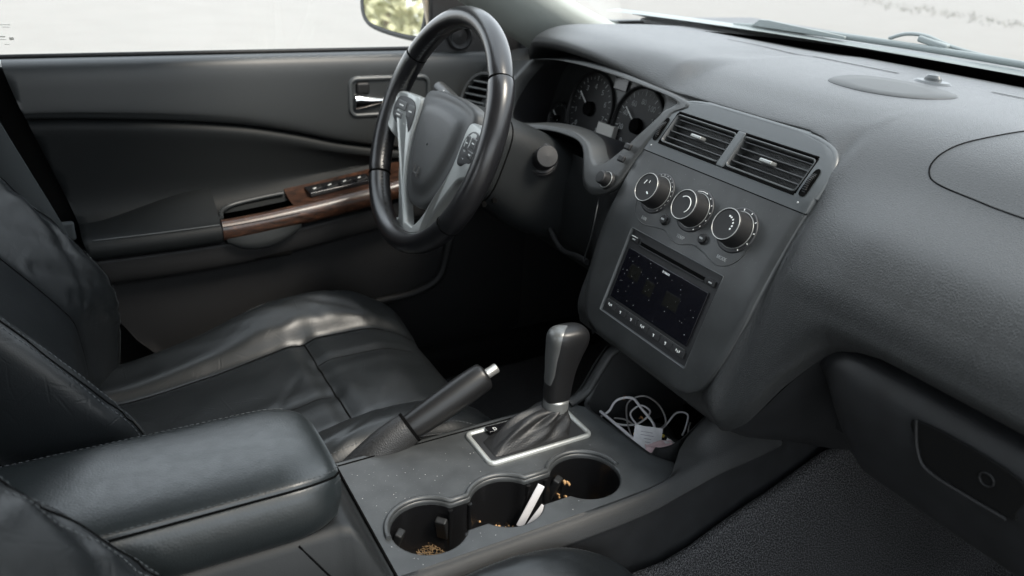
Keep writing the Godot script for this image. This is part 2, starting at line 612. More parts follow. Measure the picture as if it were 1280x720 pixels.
# ---------- body shell ----------
func build_body() -> void:
	var t := thing("car_body", "pale painted car shell with grey front pillar trim around the cabin", "car body", Vector3(0, -0.1, 0.4))
	# roof with a headliner of its own
	var rows := []
	var rows2 := []
	for i in 9:
		var x := -0.60 + 1.2 * i / 8.0
		var a := PackedVector3Array()
		var b := PackedVector3Array()
		for j in 12:
			var z := 0.13 + 1.45 * j / 11.0
			var y := 1.19 - 0.10 * pow(x / 0.6, 2.0) - 0.05 * pow((z - 0.8) / 0.8, 2.0)
			a.append(Vector3(x, y, z))
			b.append(Vector3(x * 0.97, y - 0.03, z))
		rows.append(a); rows2.append(b)
	var st := fresh()
	grid(st, rows)
	obj("roof", st, M.paint, t)
	st = fresh()
	grid(st, rows2)
	obj("headliner", st, M.headliner, t)
	# floor pan, firewall, sills, rear seat back and rear side panels close the cabin
	st = fresh()
	box(st, Vector3(0, -0.03, 0.35), Vector3(1.5, 0.04, 2.5), 0.01)
	obj("floor_pan", st, M.black, t)
	st = fresh()
	box(st, Vector3(0, 0.37, -0.93), Vector3(1.5, 0.80, 0.03), 0.01)
	box(st, Vector3(0, 0.765, -0.78), Vector3(1.46, 0.02, 0.32), 0.005)
	obj("firewall", st, M.black, t)
	st = fresh()
	box(st, Vector3(0, 0.33, 1.52), Vector3(1.46, 0.72, 0.12), 0.04)
	obj("rear_seat_back", st, M.leather, t)
	st = fresh()
	box(st, Vector3(-0.745, 0.36, 1.12), Vector3(0.05, 0.68, 0.86), 0.015)
	obj("rear_side_panel", st, M.lower_plastic, t)
	st = fresh()
	box(st, Vector3(0.745, 0.36, 1.16), Vector3(0.05, 0.68, 0.78), 0.015)
	obj("rear_side_panel", st, M.lower_plastic, t)
	for s in [-1.0, 1.0]:
		st = fresh()
		box(st, Vector3(0.735 * s, 0.40, -0.64), Vector3(0.04, 0.74, 0.62), 0.01)
		obj("kick_panel", st, M.black, t)
		st = fresh()
		box(st, Vector3(0.74 * s, 0.02, 0.2), Vector3(0.14, 0.16, 1.9), 0.02)
		obj("door_sill", st, M.matte_black, t)
		# front pillars: a wide raked trim between the door seal and the glass
		st = fresh()
		var ea := spline([Vector3(0.700, 0.66, -0.43), Vector3(0.688, 0.700, -0.355), Vector3(0.678, 0.733, -0.295), Vector3(0.668, 0.815, -0.150), Vector3(0.625, 0.97, 0.125), Vector3(0.575, 1.10, 0.355)], 20)
		var eb := spline([Vector3(0.640, 0.69, -0.63), Vector3(0.625, 0.745, -0.515), Vector3(0.612, 0.768, -0.452), Vector3(0.590, 0.820, -0.325), Vector3(0.565, 0.955, -0.075), Vector3(0.535, 1.10, 0.195)], 20)
		var pr := []
		for i in 20:
			var row := PackedVector3Array()
			for q in [[-0.02, -0.03], [0.0, -0.012], [0.05, 0.0], [0.2, 0.009], [0.4, 0.014], [0.6, 0.014], [0.8, 0.009], [0.95, 0.0], [1.0, -0.012], [1.02, -0.03], [0.5, -0.05]]:
				var v: Vector3 = ea[i].lerp(eb[i], q[0]) + Vector3(-0.75, -0.45, 0.48).normalized() * q[1]
				row.append(Vector3(v.x * s, v.y, v.z))
			pr.append(row)
		grid(st, pr, 0, true)
		obj("front_pillar", st, M.pillar, t)
		# centre pillars
		st = fresh()
		between(st, Vector3(0.745 * s, -0.05, 0.665), Vector3(0.745 * s, 0.70, 0.685), 0.24, 0.07, 0.02, Vector3(1, 0, 0))
		between(st, Vector3(0.73 * s, 0.66, 0.66), Vector3(0.58 * s, 1.13, 0.72), 0.09, 0.05, 0.02, Vector3(1, 0, 0))
		obj("centre_pillar", st, M.matte_black, t)
		st = fresh()
		tube(st, spline([Vector3(0.56 * s, 1.11, 0.25), Vector3(0.575 * s, 1.115, 0.7), Vector3(0.56 * s, 1.08, 1.4), Vector3(0.62 * s, 0.85, 1.75)], 14), 0.035, 8)
		obj("roof_rail", st, M.pillar, t)
	st = fresh()
	tube(st, spline([Vector3(-0.56, 1.11, 0.22), Vector3(0, 1.165, 0.13), Vector3(0.56, 1.11, 0.22)], 12), 0.035, 8, false, 0.7)
	obj("windscreen_header", st, M.headliner, t)
	# windscreen
	var wr := []
	for i in 13:
		var u := i / 12.0
		var row := PackedVector3Array()
		for j in 25:
			var v := j / 12.0 - 1.0
			var base := Vector3(0.655 * v, 0.783 - 0.02 * v * v, -0.655 + 0.15 * pow(absf(v), 2.4))
			var head := Vector3(0.54 * v, 1.16 - 0.05 * v * v, 0.11 + 0.09 * v * v)
			row.append(base.lerp(head, u) + Vector3(0, 0.02, -0.02) * sin(u * PI))
		wr.append(row)
	st = fresh()
	grid(st, wr)
	obj("windscreen", st, M.glass, t)
	# black printed border along the foot of the glass, with the rubber under it
	st = fresh()
	var br := []
	for u in [-0.03, 0.006, 0.026]:
		var row := PackedVector3Array()
		for j in 25:
			var v := j / 12.0 - 1.0
			var base := Vector3(0.655 * v, 0.783 - 0.02 * v * v, -0.655 + 0.15 * pow(absf(v), 2.4))
			var head := Vector3(0.54 * v, 1.16 - 0.05 * v * v, 0.11 + 0.09 * v * v)
			row.append(base.lerp(head, u) + Vector3(0, -0.001, 0.004))
		br.append(row)
	grid(st, br)
	obj("windscreen_border", st, M.gap, t)
	# scuttle and bonnet
	st = fresh()
	var cw := []
	for q in [Vector2(-0.66, 0.789), Vector2(-0.69, 0.793), Vector2(-0.73, 0.782), Vector2(-0.78, 0.772)]:
		var row := PackedVector3Array()
		for j in 17:
			var v := j / 8.0 - 1.0
			row.append(Vector3(0.73 * v, q.y, q.x + 0.13 * pow(absf(v), 2.4)))
		cw.append(row)
	grid(st, cw)
	obj("scuttle", st, M.cowl, t)
	st = fresh()
	var bn := []
	for i in 10:
		var u := i / 9.0
		var row := PackedVector3Array()
		for j in 17:
			var v := j / 8.0 - 1.0
			row.append(Vector3(0.76 * v, 0.772 - 0.05 * u - 0.12 * u * u - 0.05 * pow(absf(v), 3.0), -0.785 - 0.95 * u + 0.13 * pow(absf(v), 2.4)))
		bn.append(row)
	grid(st, bn)
	obj("bonnet", st, M.paint, t)

	# wiper resting on the glass
	var w := thing("windscreen_wiper", "grey windscreen wiper resting at the foot of the glass", "wiper", Vector3(-0.1, 0.79, -0.67))
	st = fresh()
	tube(st, spline([Vector3(-0.47, 0.790, -0.640), Vector3(-0.35, 0.797, -0.664), Vector3(-0.15, 0.800, -0.682), Vector3(0.10, 0.800, -0.684), Vector3(0.28, 0.797, -0.676)], 20), 0.0032, 8, false, 1.6)
	obj("blade", st, M.cowl, w)
	st = fresh()
	tube(st, spline([Vector3(-0.17, 0.806, -0.686), Vector3(-0.145, 0.816, -0.690), Vector3(-0.11, 0.817, -0.692), Vector3(-0.06, 0.806, -0.696), Vector3(0.04, 0.797, -0.704), Vector3(0.15, 0.794, -0.712), Vector3(0.40, 0.786, -0.70)], 24), 0.0038, 8, false, 0.8)
	obj("arm", st, M.cowl, w)
	st = fresh()
	box(st, Vector3(-0.095, 0.809, -0.690), Vector3(0.052, 0.010, 0.012), 0.003, Basis(Vector3.BACK, -0.15))
	obj("clip", st, M.cowl, w)
	st = fresh()
	plate(st, PackedVector2Array([Vector2(-0.09, -0.004), Vector2(0.10, -0.004), Vector2(0.10, 0.001), Vector2(-0.055, 0.009), Vector2(-0.075, 0.008)]), Transform3D(Basis(Vector3.UP, 0.12), Vector3(-0.34, 0.799, -0.660)), 0.006, 0.001)
	obj("end_cap", st, M.cowl, w)

	# door mirror
	var mr := thing("door_mirror", "dark door mirror outside the driver window reflecting yellow shrubs", "door mirror", Vector3(-0.90, 0.70, -0.16))
	var n := Vector3(0.405, 0.12, 0.90).normalized()
	var fr := frame(Vector3(-0.905, 0.775, -0.145), n)
	var outl := smooth2([Vector2(-0.085, 0.05), Vector2(0.06, 0.055), Vector2(0.082, 0.03), Vector2(0.076, -0.04), Vector2(0.05, -0.055), Vector2(-0.06, -0.045), Vector2(-0.095, -0.02), Vector2(-0.10, 0.03)], 40)
	st = fresh()
	plate(st, inset(outl, 0.006), fr.translated_local(Vector3(0, 0, 0.001)), 0.002, 0.0006)
	obj("mirror_glass", st, M.mirror_glass, mr)
	st = fresh()
	var hr := []
	for q in [[0.006, 0.004], [0.0, 0.006], [-0.004, 0.0], [-0.006, -0.02], [0.004, -0.05], [0.022, -0.07], [0.045, -0.078]]:
		var row := PackedVector3Array()
		for p in inset(outl, q[0]):
			row.append(fr * Vector3(p.x, p.y, q[1]))
		hr.append(row)
	grid(st, hr, 0, true)
	fan(st, hr[6], 1)
	obj("housing", st, M.black, mr)
	st = fresh()
	box(st, Vector3(-0.80, 0.745, -0.21), Vector3(0.12, 0.04, 0.05), 0.014)
	obj("stalk", st, M.black, mr)

# ---------- driver's door ----------
func lerp_tab(tab: Array, x: float) -> float:   # [[x, y] ...] rising x, smooth between
	if x <= tab[0][0]:
		return tab[0][1]
	var n := tab.size()
	for i in n - 1:
		if x <= tab[i + 1][0]:
			var h: float = tab[i + 1][0] - tab[i][0]
			var u: float = (x - tab[i][0]) / h
			var d: float = (tab[i + 1][1] - tab[i][1]) / h
			var s0 := d
			var s1 := d
			if i > 0:
				var e: float = (tab[i][1] - tab[i - 1][1]) / (tab[i][0] - tab[i - 1][0])
				s0 = 2.0 * d * e / (d + e) if d * e > 0 else 0.0
			if i < n - 2:
				var e: float = (tab[i + 2][1] - tab[i + 1][1]) / (tab[i + 2][0] - tab[i + 1][0])
				s1 = 2.0 * d * e / (d + e) if d * e > 0 else 0.0
			var u2 := u * u
			var u3 := u2 * u
			return (2 * u3 - 3 * u2 + 1) * tab[i][1] + (u3 - 2 * u2 + u) * h * s0 + (3 * u2 - 2 * u3) * tab[i + 1][1] + (u3 - u2) * h * s1
	return tab[-1][1]

func door_loft(st: SurfaceTool, z0: float, z1: float, n: int, section: Callable, sg := 0) -> void:
	var edge := [[0.10, 0.33], [0.168, 0.373], [0.273, 0.446], [0.43, 0.478], [0.565, 0.512], [0.69, 0.543], [0.8, 0.56]]
	var rows := []
	for i in n + 1:
		var z := lerpf(z0, z1, i / float(n))
		var row := PackedVector3Array()
		for p in section.call(z):
			row.append(Vector3(p.x, p.y, minf(z, lerp_tab(edge, p.y))))
		rows.append(row)
	grid(st, rows, sg)

func build_door() -> void:
	var t := thing("driver_door", "black driver door trim with padded upper, wood grip and chrome handle", "car door", Vector3(-0.74, 0.05, 0.1))
	var ylow := [[-0.40, 0.52], [-0.1, 0.535], [0.033, 0.557], [0.12, 0.58], [0.215, 0.600], [0.365, 0.617], [0.516, 0.627], [0.60, 0.628]]
	var st := fresh()
	door_loft(st, 0.56, -0.36, 60, func(z): 
		var l := lerp_tab(ylow, z)
		return spline([Vector2(-0.775, 0.705), Vector2(-0.765, 0.712), Vector2(-0.742, 0.7165), Vector2(-0.724, 0.711), Vector2(-0.716, 0.694), Vector2(-0.714, 0.66), Vector2(-0.714, lerpf(0.66, l, 0.6)), Vector2(-0.716, l + 0.012), Vector2(-0.722, l + 0.003), Vector2(-0.735, l), Vector2(-0.75, l + 0.002)], 34))
	obj("upper_trim", st, M.door_plastic, t)
	var ytop := [[-0.35, 0.505], [-0.1, 0.500], [0.009, 0.484], [0.139, 0.466], [0.27, 0.4535], [0.36, 0.451], [0.5, 0.4505]]
	st = fresh()
	door_loft(st, 0.56, -0.36, 50, func(z):
		var l := lerp_tab(ylow, z)
		var a := lerp_tab(ytop, z)
		return spline([Vector2(-0.745, l + 0.004), Vector2(-0.730, l - 0.002), Vector2(-0.7225, l - 0.008), Vector2(-0.721, l - 0.02), Vector2(-0.728, lerpf(l, a, 0.35)), Vector2(-0.736, lerpf(l, a, 0.7)), Vector2(-0.733, a + 0.02), Vector2(-0.722, a + 0.004), Vector2(-0.71, a - 0.004)], 26))
	obj("leather_insert", st, M.door_leather, t)
	# padded arm rest behind the wood grip
	st = fresh()
	door_loft(st, 0.56, 0.272, 20, func(z):
		var a := lerp_tab(ytop, z)
		var k := clampf((0.50 - z) / 0.05, 0.0, 1.0)
		var lift := 0.030 * smoothstep(0.48, 0.28, z)
		return spline([Vector2(-0.745, a + 0.006 + lift * 1.1), Vector2(-0.725, a + 0.004 + lift), Vector2(-0.695, a + 0.002 + lift * 0.5), Vector2(-0.665, a), Vector2(-0.651, a - 0.006), Vector2(-0.646, a - 0.018), Vector2(-0.65, a - 0.032), Vector2(-0.662, a - 0.038), Vector2(-0.70, a - 0.04)], 28))
	obj("arm_rest", st, M.door_leather, t)
	st = fresh()
	tube(st, [Vector3(-0.6535, 0.4475, 0.468), Vector3(-0.6535, 0.448, 0.37), Vector3(-0.6535, 0.450, 0.275)], 0.0012, 6)
	obj("arm_rest_seam", st, M.thread, t)
	# body of the door under the arm rest
	st = fresh()
	door_loft(st, 0.56, -0.36, 40, func(z):
		var a := lerp_tab(ytop, z) - 0.04
		return spline([Vector2(-0.70, a + 0.004), Vector2(-0.668, a - 0.002), Vector2(-0.664, a - 0.012), Vector2(-0.667, a - 0.04), Vector2(-0.678, a - 0.052), Vector2(-0.700, a - 0.058), Vector2(-0.706, a - 0.07), Vector2(-0.708, a - 0.2), Vector2(-0.715, 0.10), Vector2(-0.74, 0.05)], 34))
	obj("lower_panel", st, M.lower_plastic, t)
	# wood: grip bar and the plate round the window switches
	st = fresh()
	var rows := []
	for i in 31:
		var z := lerpf(0.2715, -0.20, i / 30.0)
		var a := lerp_tab(ytop, z) + 0.0015
		var row := PackedVector3Array()
		for p in spline([Vector2(-0.668, a - 0.006), Vector2(-0.664, a), Vector2(-0.656, a + 0.001), Vector2(-0.6475, a - 0.004), Vector2(-0.6435, a - 0.014), Vector2(-0.646, a - 0.028), Vector2(-0.654, a - 0.034), Vector2(-0.662, a - 0.03)], 20, true):
			row.append(Vector3(p.x, p.y, z))
		rows.append(row)
	grid(st, rows, 0, true)
	fan(st, rows[0], 1)
	var wood := obj("wood_grip", st, M.wood, t)
	st = fresh()
	rows = []
	for i in 21:
		var z := lerpf(0.146, -0.20, i / 20.0)
		var a := lerp_tab(ytop, z) + 0.001
		rows.append(pv([Vector3(-0.66, a, z), Vector3(-0.68, a + 0.001, z), Vector3(-0.70, a + 0.003, z), Vector3(-0.718, a + 0.007, z), Vector3(-0.728, a + 0.012, z)]))
	grid(st, rows)
	obj("wood_plate", st, M.wood, t)
	st = fresh()
	tube(st, [Vector3(-0.6455, 0.4475, 0.271), Vector3(-0.6442, 0.453, 0.2), Vector3(-0.6442, 0.4585, 0.14)], 0.0006, 5)
	obj("wood_seam", st, M.gap, t)
	# recess behind the grip
	st = fresh()
	box(st, Vector3(-0.69, 0.405, 0.207), Vector3(0.044, 0.07, 0.112), 0.006)
	obj("grip_recess", st, M.gap, t)
	st = fresh()
	tube(st, spline([Vector3(-0.672, 0.456, 0.268), Vector3(-0.70, 0.458, 0.262), Vector3(-0.717, 0.462, 0.24), Vector3(-0.719, 0.469, 0.19), Vector3(-0.717, 0.474, 0.15)], 16), 0.004, 8)
	obj("recess_lip", st, M.door_plastic, t)
	# hand hollow under the grip
	st = fresh()
	rows = []
	for i in 13:
		var u := i / 12.0
		var z := lerpf(0.266, 0.138, u)
		var dip := pow(sin(PI * clampf(u, 0.02, 0.98)), 0.55)
		var a := lerp_tab(ytop, z) - 0.031
		rows.append(pv([Vector3(-0.647, a + 0.004, z), Vector3(-0.650 + 0.004 * dip, a - 0.012 * dip, z), Vector3(-0.652 + 0.004 * dip, a - 0.026 * dip, z), Vector3(-0.658, a - 0.032 * dip, z), Vector3(-0.668, a - 0.034 * dip, z)]))
	grid(st, rows)
	obj("hand_hollow", st, M.door_plastic, t)
	# window switches
	st = fresh()
	var yb := lerp_tab(ytop, 0.055)
	var tilt := Basis(Vector3.RIGHT, -0.14)
	box(st, Vector3(-0.699, yb + 0.0068, 0.052), Vector3(0.040, 0.009, 0.120), 0.002, Basis(Vector3.RIGHT, 0.125))
	var sp := obj("switch_panel", st, M.gloss, t)
	for k in 4:
		st = fresh()
		var z := 0.096 - 0.028 * k
		box(st, Vector3(-0.692 + (0.004 if k % 2 else -0.004), lerp_tab(ytop, z) + 0.0105, z), Vector3(0.014, 0.007, 0.022), 0.002, Basis(Vector3.RIGHT, 0.3))
		obj("window_switch", st, M.knob, sp)
		st = fresh()
		box(st, Vector3(-0.690, lerp_tab(ytop, z) + 0.0145, z + 0.004), Vector3(0.004, 0.001, 0.006), 0.0004, Basis(Vector3.RIGHT, 0.3))
		obj("switch_mark", st, M.print, sp)
	# inner handle
	var cx := Transform3D(Basis(Vector3(0, 0, -1), Vector3(0, 1, 0), Vector3(1, 0, 0)), Vector3(-0.714, 0.640, -0.055))
	st = fresh()
	var outer := rrect(0.157, 0.071, 0.016)
	rows = []
	for q in [[-0.003, -0.002], [0.0, 0.003], [0.003, 0.0045], [0.006, 0.003], [0.008, -0.004], [0.010, -0.022]]:
		var row := PackedVector3Array()
		for p in inset(outer, q[0]):
			row.append(cx * Vector3(p.x, p.y, q[1]))
		rows.append(row)
	grid(st, rows, 0, true)
	obj("handle_surround", st, M.vent_frame, t)
	st = fresh()
	plate(st, inset(outer, 0.0095), cx.translated_local(Vector3(0, 0, -0.0195)), 0.001, 0.0003)
	obj("handle_recess", st, M.gap, t)
	st = fresh()
	rows = []
	for i in 15:
		var u := i / 14.0
		var w := lerpf(0.0125, 0.0045, smoothstep(0.0, 0.55, u))
		var p := cx * Vector3(lerpf(-0.068, 0.035, u), lerpf(-0.008, -0.007, u), lerpf(0.006, -0.006, smoothstep(0.3, 1.0, u)))
		var row := PackedVector3Array()
		for k in 12:
			var an := TAU * k / 12.0
			row.append(p + Vector3(cos(an) * 0.0045, sin(an) * w, 0))
		rows.append(row)
	grid(st, rows, 0, true)
	fan(st, rows[0], 1)
	fan(st, rows[14], 2)
	obj("door_handle", st, M.chrome, t)
	st = fresh()
	box(st, cx * Vector3(-0.052, 0.016, -0.002), Vector3(0.014, 0.022, 0.026), 0.005)
	obj("lock_button", st, M.knob, t)
	# glass and its seal
	st = fresh()
	rows = []
	for i in 9:
		var u := i / 8.0
		var row := PackedVector3Array()
		for j in 13:
			var z := lerpf(0.62, -0.155 + 0.10 * u, j / 12.0)
			row.append(Vector3(-0.752 + 0.16 * u * u * 0.6 + 0.06 * u, 0.705 + 0.40 * u, z + u * 0.02))
		rows.append(row)
	grid(st, rows)
	obj("window_glass", st, M.glass, t)
	st = fresh()
	tube(st, [Vector3(-0.7475, 0.7185, 0.60), Vector3(-0.7475, 0.719, 0.2), Vector3(-0.7475, 0.719, -0.15)], 0.0035, 8)
	obj("window_seal", st, M.rubber, t)
	st = fresh()
	box(st, Vector3(-0.748, 0.86, -0.128), Vector3(0.016, 0.34, 0.014), 0.004, Basis(Vector3.RIGHT, 0.22))
	obj("window_channel", st, M.beige, t)
	st = fresh()
	box(st, Vector3(-0.795, 0.34, 0.22), Vector3(0.03, 0.74, 1.14), 0.012)
	obj("outer_skin", st, M.paint, t)
	st = fresh()
	box(st, Vector3(-0.771, 0.34, 0.22), Vector3(0.012, 0.72, 1.10), 0.004)
	obj("inner_skin", st, M.matte_black, t)
	# faint marks etched on the glass
	for q in [[0.535, 0.765, 0.018, 0.0012], [0.532, 0.7615, 0.010, 0.0009], [0.540, 0.748, 0.009, 0.002], [0.539, 0.744, 0.008, 0.0010], [0.528, 0.745, 0.006, 0.004], [0.535, 0.737, 0.007, 0.0009]]:
		st = fresh()
		box(st, Vector3(-0.7445, q[1], q[0]), Vector3(0.0006, q[3], q[2]), 0.0002)
		obj("glass_mark", st, M.etched, t)
	# corner panel with the small speaker
	st = fresh()
	var corner := PackedVector2Array([Vector2(0.142, 0.710), Vector2(0.33, 0.710), Vector2(0.34, 0.735), Vector2(0.155, 0.93), Vector2(0.142, 0.92)])
	var sx := Transform3D(Basis(Vector3(0, 0, -1), Vector3(0, 1, 0), Vector3(1, 0, 0)), Vector3(-0.742, 0, 0))
	plate(st, corner, sx, 0.014, 0.004)
	var cp := obj("corner_panel", st, M.black, t)
	st = fresh()
	lathe(st, Transform3D(Basis(Vector3(0, 1, 0), Vector3(1, 0, 0), Vector3(0, 0, 1)), Vector3(-0.728, 0.742, -0.200)), [Vector2(0.026, 0), Vector2(0.026, 0.004), Vector2(0.022, 0.007), Vector2(0.018, 0.004), Vector2(0.016, 0.001), Vector2(0.0, 0.003)], 28)
	obj("tweeter", st, M.knob, cp)
	# pocket lip low down in front
	st = fresh()
	tube(st, spline([Vector3(-0.700, 0.225, 0.10), Vector3(-0.700, 0.232, 0.0), Vector3(-0.70, 0.240, -0.10), Vector3(-0.70, 0.268, -0.155), Vector3(-0.70, 0.34, -0.175), Vector3(-0.70, 0.40, -0.20)], 24), 0.009, 8)
	obj("pocket_lip", st, M.lower_plastic, t)

	# seat belt by the centre pillar
	var b := thing("seat_belt", "grey driver seat belt hanging beside the centre pillar", "seat belt", Vector3(-0.67, 0.38, 0.49))
	st = fresh()
	rows = []
	for p in spline([Vector3(-0.61, 1.05, 0.70), Vector3(-0.645, 0.80, 0.634), Vector3(-0.66, 0.609, 0.574), Vector3(-0.664, 0.463, 0.526), Vector3(-0.666, 0.38, 0.506)], 20):
		var across := Vector3(0.0, 0.30, -0.95).normalized()
		var nrm := Vector3(1, 0, 0)
		var row := PackedVector3Array()
		for q in [Vector2(-1, 0), Vector2(-0.96, 1), Vector2(0, 1.3), Vector2(0.96, 1), Vector2(1, 0), Vector2(0.96, -1), Vector2(0, -1), Vector2(-0.96, -1)]:
			row.append(p + across * q.x * 0.0235 + nrm * q.y * 0.0008)
		rows.append(row)
	grid(st, rows, 0, true)
	obj("webbing", st, M.belt, b)
	st = fresh()
	box(st, Vector3(-0.672, 0.462, 0.520), Vector3(0.012, 0.03, 0.06), 0.004)
	obj("anchor_cover", st, M.belt, b)

# ---------- dashboard ----------
const FACE := [[0.38, -0.090], [0.40, -0.094], [0.44, -0.104], [0.475, -0.113], [0.53, -0.1305], [0.585, -0.150], [0.63, -0.172], [0.673, -0.196], [0.687, -0.203], [0.725, -0.231], [0.745, -0.247], [0.78, -0.28]]
var SX := []
var SP := []

func fz(y: float) -> float:
	var t := FACE
	for i in t.size() - 1:
		if y <= t[i + 1][0] or i == t.size() - 2:
			var h: float = t[i + 1][0] - t[i][0]
			var u: float = (y - t[i][0]) / h
			var s0: float = (t[i + 1][1] - t[maxi(i - 1, 0)][1]) / (t[i + 1][0] - t[maxi(i - 1, 0)][0])
			var s1: float = (t[mini(i + 2, t.size() - 1)][1] - t[i][1]) / (t[mini(i + 2, t.size() - 1)][0] - t[i][0])
			var u2 := u * u
			var u3 := u2 * u
			return (2 * u3 - 3 * u2 + 1) * t[i][1] + (u3 - 2 * u2 + u) * h * s0 + (3 * u2 - 2 * u3) * t[i + 1][1] + (u3 - u2) * h * s1
	return 0.0

# frame lying on the centre panel at x, y: z out of the panel, y up along it
func on_face(x: float, y: float, out := 0.0) -> Transform3D:
	var d := (fz(y + 0.004) - fz(y - 0.004)) / 0.008
	var up := Vector3(0, 1, d).normalized()
	var n := Vector3(1, 0, 0).cross(up).normalized()
	return Transform3D(Basis(Vector3.RIGHT, up, n), Vector3(x, y, fz(y)) + n * out)

func hood_st(nz: float, ny: float, h := 0.0, d := 0.0) -> Array:
	return [Vector2(-0.62, 0.778 + d), Vector2(-0.50, 0.784 + h * 0.5), Vector2(-0.40, 0.786 + h), Vector2(-0.32, 0.786 + h), Vector2(-0.278, 0.779 + h), Vector2(nz + 0.001, ny + 0.003), Vector2(nz + 0.001, ny - 0.010), Vector2(nz - 0.014, ny - 0.0165), Vector2(-0.31, ny - 0.022), Vector2(-0.34, ny - 0.024), Vector2(-0.36, ny - 0.026), Vector2(-0.37, ny - 0.028), Vector2(-0.38, ny - 0.03)]

func mid_st(o: float, yt := 0.738) -> Array:
	var a := [Vector2(-0.62, 0.780), Vector2(-0.50, 0.784), Vector2(-0.40, 0.783), Vector2(-0.325, 0.775), Vector2(-0.277, 0.760), Vector2(fz(yt + 0.008) - 0.003, yt + 0.0085), Vector2(fz(yt) - o * 0.6, yt)]
	for y in [yt - 0.028, 0.66, 0.59, 0.50, 0.455]:
		a.append(Vector2(fz(y) - o, y))
	a.append(Vector2(-0.125, 0.425))
	return a

func right_st(tail: Array) -> Array:
	var a := [Vector2(-0.62, 0.780), Vector2(-0.50, 0.784), Vector2(-0.40, 0.783), Vector2(-0.325, 0.775), Vector2(-0.272, 0.757), Vector2(-0.228, 0.722)]
	for p in tail:
		a.append(Vector2(p[0], p[1]))
	return a

func pad_stations() -> void:
	var side := func(a: Array) -> Array:
		var o := []
		for i in range(0, a.size(), 2):
			o.append(Vector2(a[i], a[i + 1]))
		return o
	var s := [
		[-0.74, side.call([-0.62, 0.765, -0.5, 0.757, -0.40, 0.738, -0.33, 0.718, -0.28, 0.706, -0.262, 0.70, -0.262, 0.69, -0.262, 0.68, -0.263, 0.67, -0.264, 0.66, -0.265, 0.65, -0.266, 0.64, -0.267, 0.63])],
		[-0.615, side.call([-0.62, 0.770, -0.5, 0.763, -0.40, 0.745, -0.33, 0.722, -0.285, 0.708, -0.265, 0.70, -0.265, 0.69, -0.265, 0.68, -0.266, 0.67, -0.267, 0.66, -0.268, 0.65, -0.269, 0.64, -0.27, 0.63])],
		[-0.590, side.call([-0.62, 0.774, -0.5, 0.772, -0.40, 0.763, -0.33, 0.742, -0.298, 0.725, -0.28, 0.705, -0.282, 0.695, -0.30, 0.69, -0.32, 0.69, -0.34, 0.69, -0.35, 0.69, -0.36, 0.69, -0.38, 0.69])],
		[-0.570, side.call([-0.62, 0.777, -0.5, 0.780, -0.40, 0.779, -0.325, 0.770, -0.285, 0.758, -0.262, 0.74, -0.265, 0.728, -0.28, 0.722, -0.30, 0.72, -0.33, 0.72, -0.35, 0.72, -0.36, 0.72, -0.38, 0.72])],
		[-0.53, hood_st(-0.252, 0.763)], [-0.455, hood_st(-0.252, 0.768)], [-0.37, hood_st(-0.254, 0.765, 0.0, -0.001)], [-0.27, hood_st(-0.256, 0.756, 0.0, -0.002)], [-0.19, hood_st(-0.252, 0.748, -0.004, 0.0)],
		[-0.15, mid_st(0.012)], [-0.12, mid_st(0.014)], [0.0, mid_st(0.014)], [0.085, mid_st(0.014, 0.7395)], [0.105, mid_st(0.012, 0.7365)], [0.118, mid_st(0.010, 0.7325)], [0.131, mid_st(0.004, 0.724)], [0.1385, mid_st(0.001, 0.7135)],
		[0.150, right_st([[-0.199, 0.675], [-0.172, 0.625], [-0.158, 0.595], [-0.140, 0.54], [-0.122, 0.485], [-0.112, 0.445], [-0.122, 0.425]])],
		[0.178, right_st([[-0.186, 0.68], [-0.157, 0.632], [-0.147, 0.600], [-0.134, 0.55], [-0.122, 0.50], [-0.116, 0.465], [-0.126, 0.447]])],
		[0.212, right_st([[-0.178, 0.685], [-0.147, 0.638], [-0.138, 0.606], [-0.132, 0.575], [-0.130, 0.545], [-0.130, 0.528], [-0.142, 0.515]])],
		[0.250, right_st([[-0.173, 0.688], [-0.142, 0.642], [-0.1345, 0.612], [-0.1335, 0.598], [-0.138, 0.585], [-0.145, 0.575], [-0.16, 0.568]])],
		[0.32, right_st([[-0.171, 0.688], [-0.140, 0.643], [-0.1325, 0.614], [-0.133, 0.602], [-0.140, 0.594], [-0.152, 0.589], [-0.17, 0.586]])],
		[0.74, right_st([[-0.171, 0.688], [-0.140, 0.643], [-0.1325, 0.614], [-0.133, 0.602], [-0.140, 0.594], [-0.152, 0.589], [-0.17, 0.586]])]]
	for q in s:
		SX.append(q[0]); SP.append(q[1])

func slope(k: int, j: int) -> Vector2:
	if k == 0 or k == SX.size() - 1:
		return Vector2.ZERO
	var a: Vector2 = (SP[k][j] - SP[k - 1][j]) / (SX[k] - SX[k - 1])
	var b: Vector2 = (SP[k + 1][j] - SP[k][j]) / (SX[k + 1] - SX[k])
	var o := Vector2.ZERO
	for c in 2:
		if a[c] * b[c] > 0:
			o[c] = 2 * a[c] * b[c] / (a[c] + b[c])
	return o

func pad_profile(x: float) -> Array:
	var i := 0
	while i < SX.size() - 2 and x > SX[i + 1]:
		i += 1
	var h: float = SX[i + 1] - SX[i]
	var u: float = clampf((x - SX[i]) / h, 0, 1)
	var u2 := u * u
	var u3 := u2 * u
	var out := []
	for j in 13:
		out.append(SP[i][j] * (2 * u3 - 3 * u2 + 1) + slope(i, j) * ((u3 - 2 * u2 + u) * h) + SP[i + 1][j] * (3 * u2 - 2 * u3) + slope(i + 1, j) * ((u3 - u2) * h))
	return out

func pad_at(x: float, t: float) -> Vector3:
	var p: Vector2 = cr(pad_profile(x), t)
	return Vector3(x, p.y, p.x)

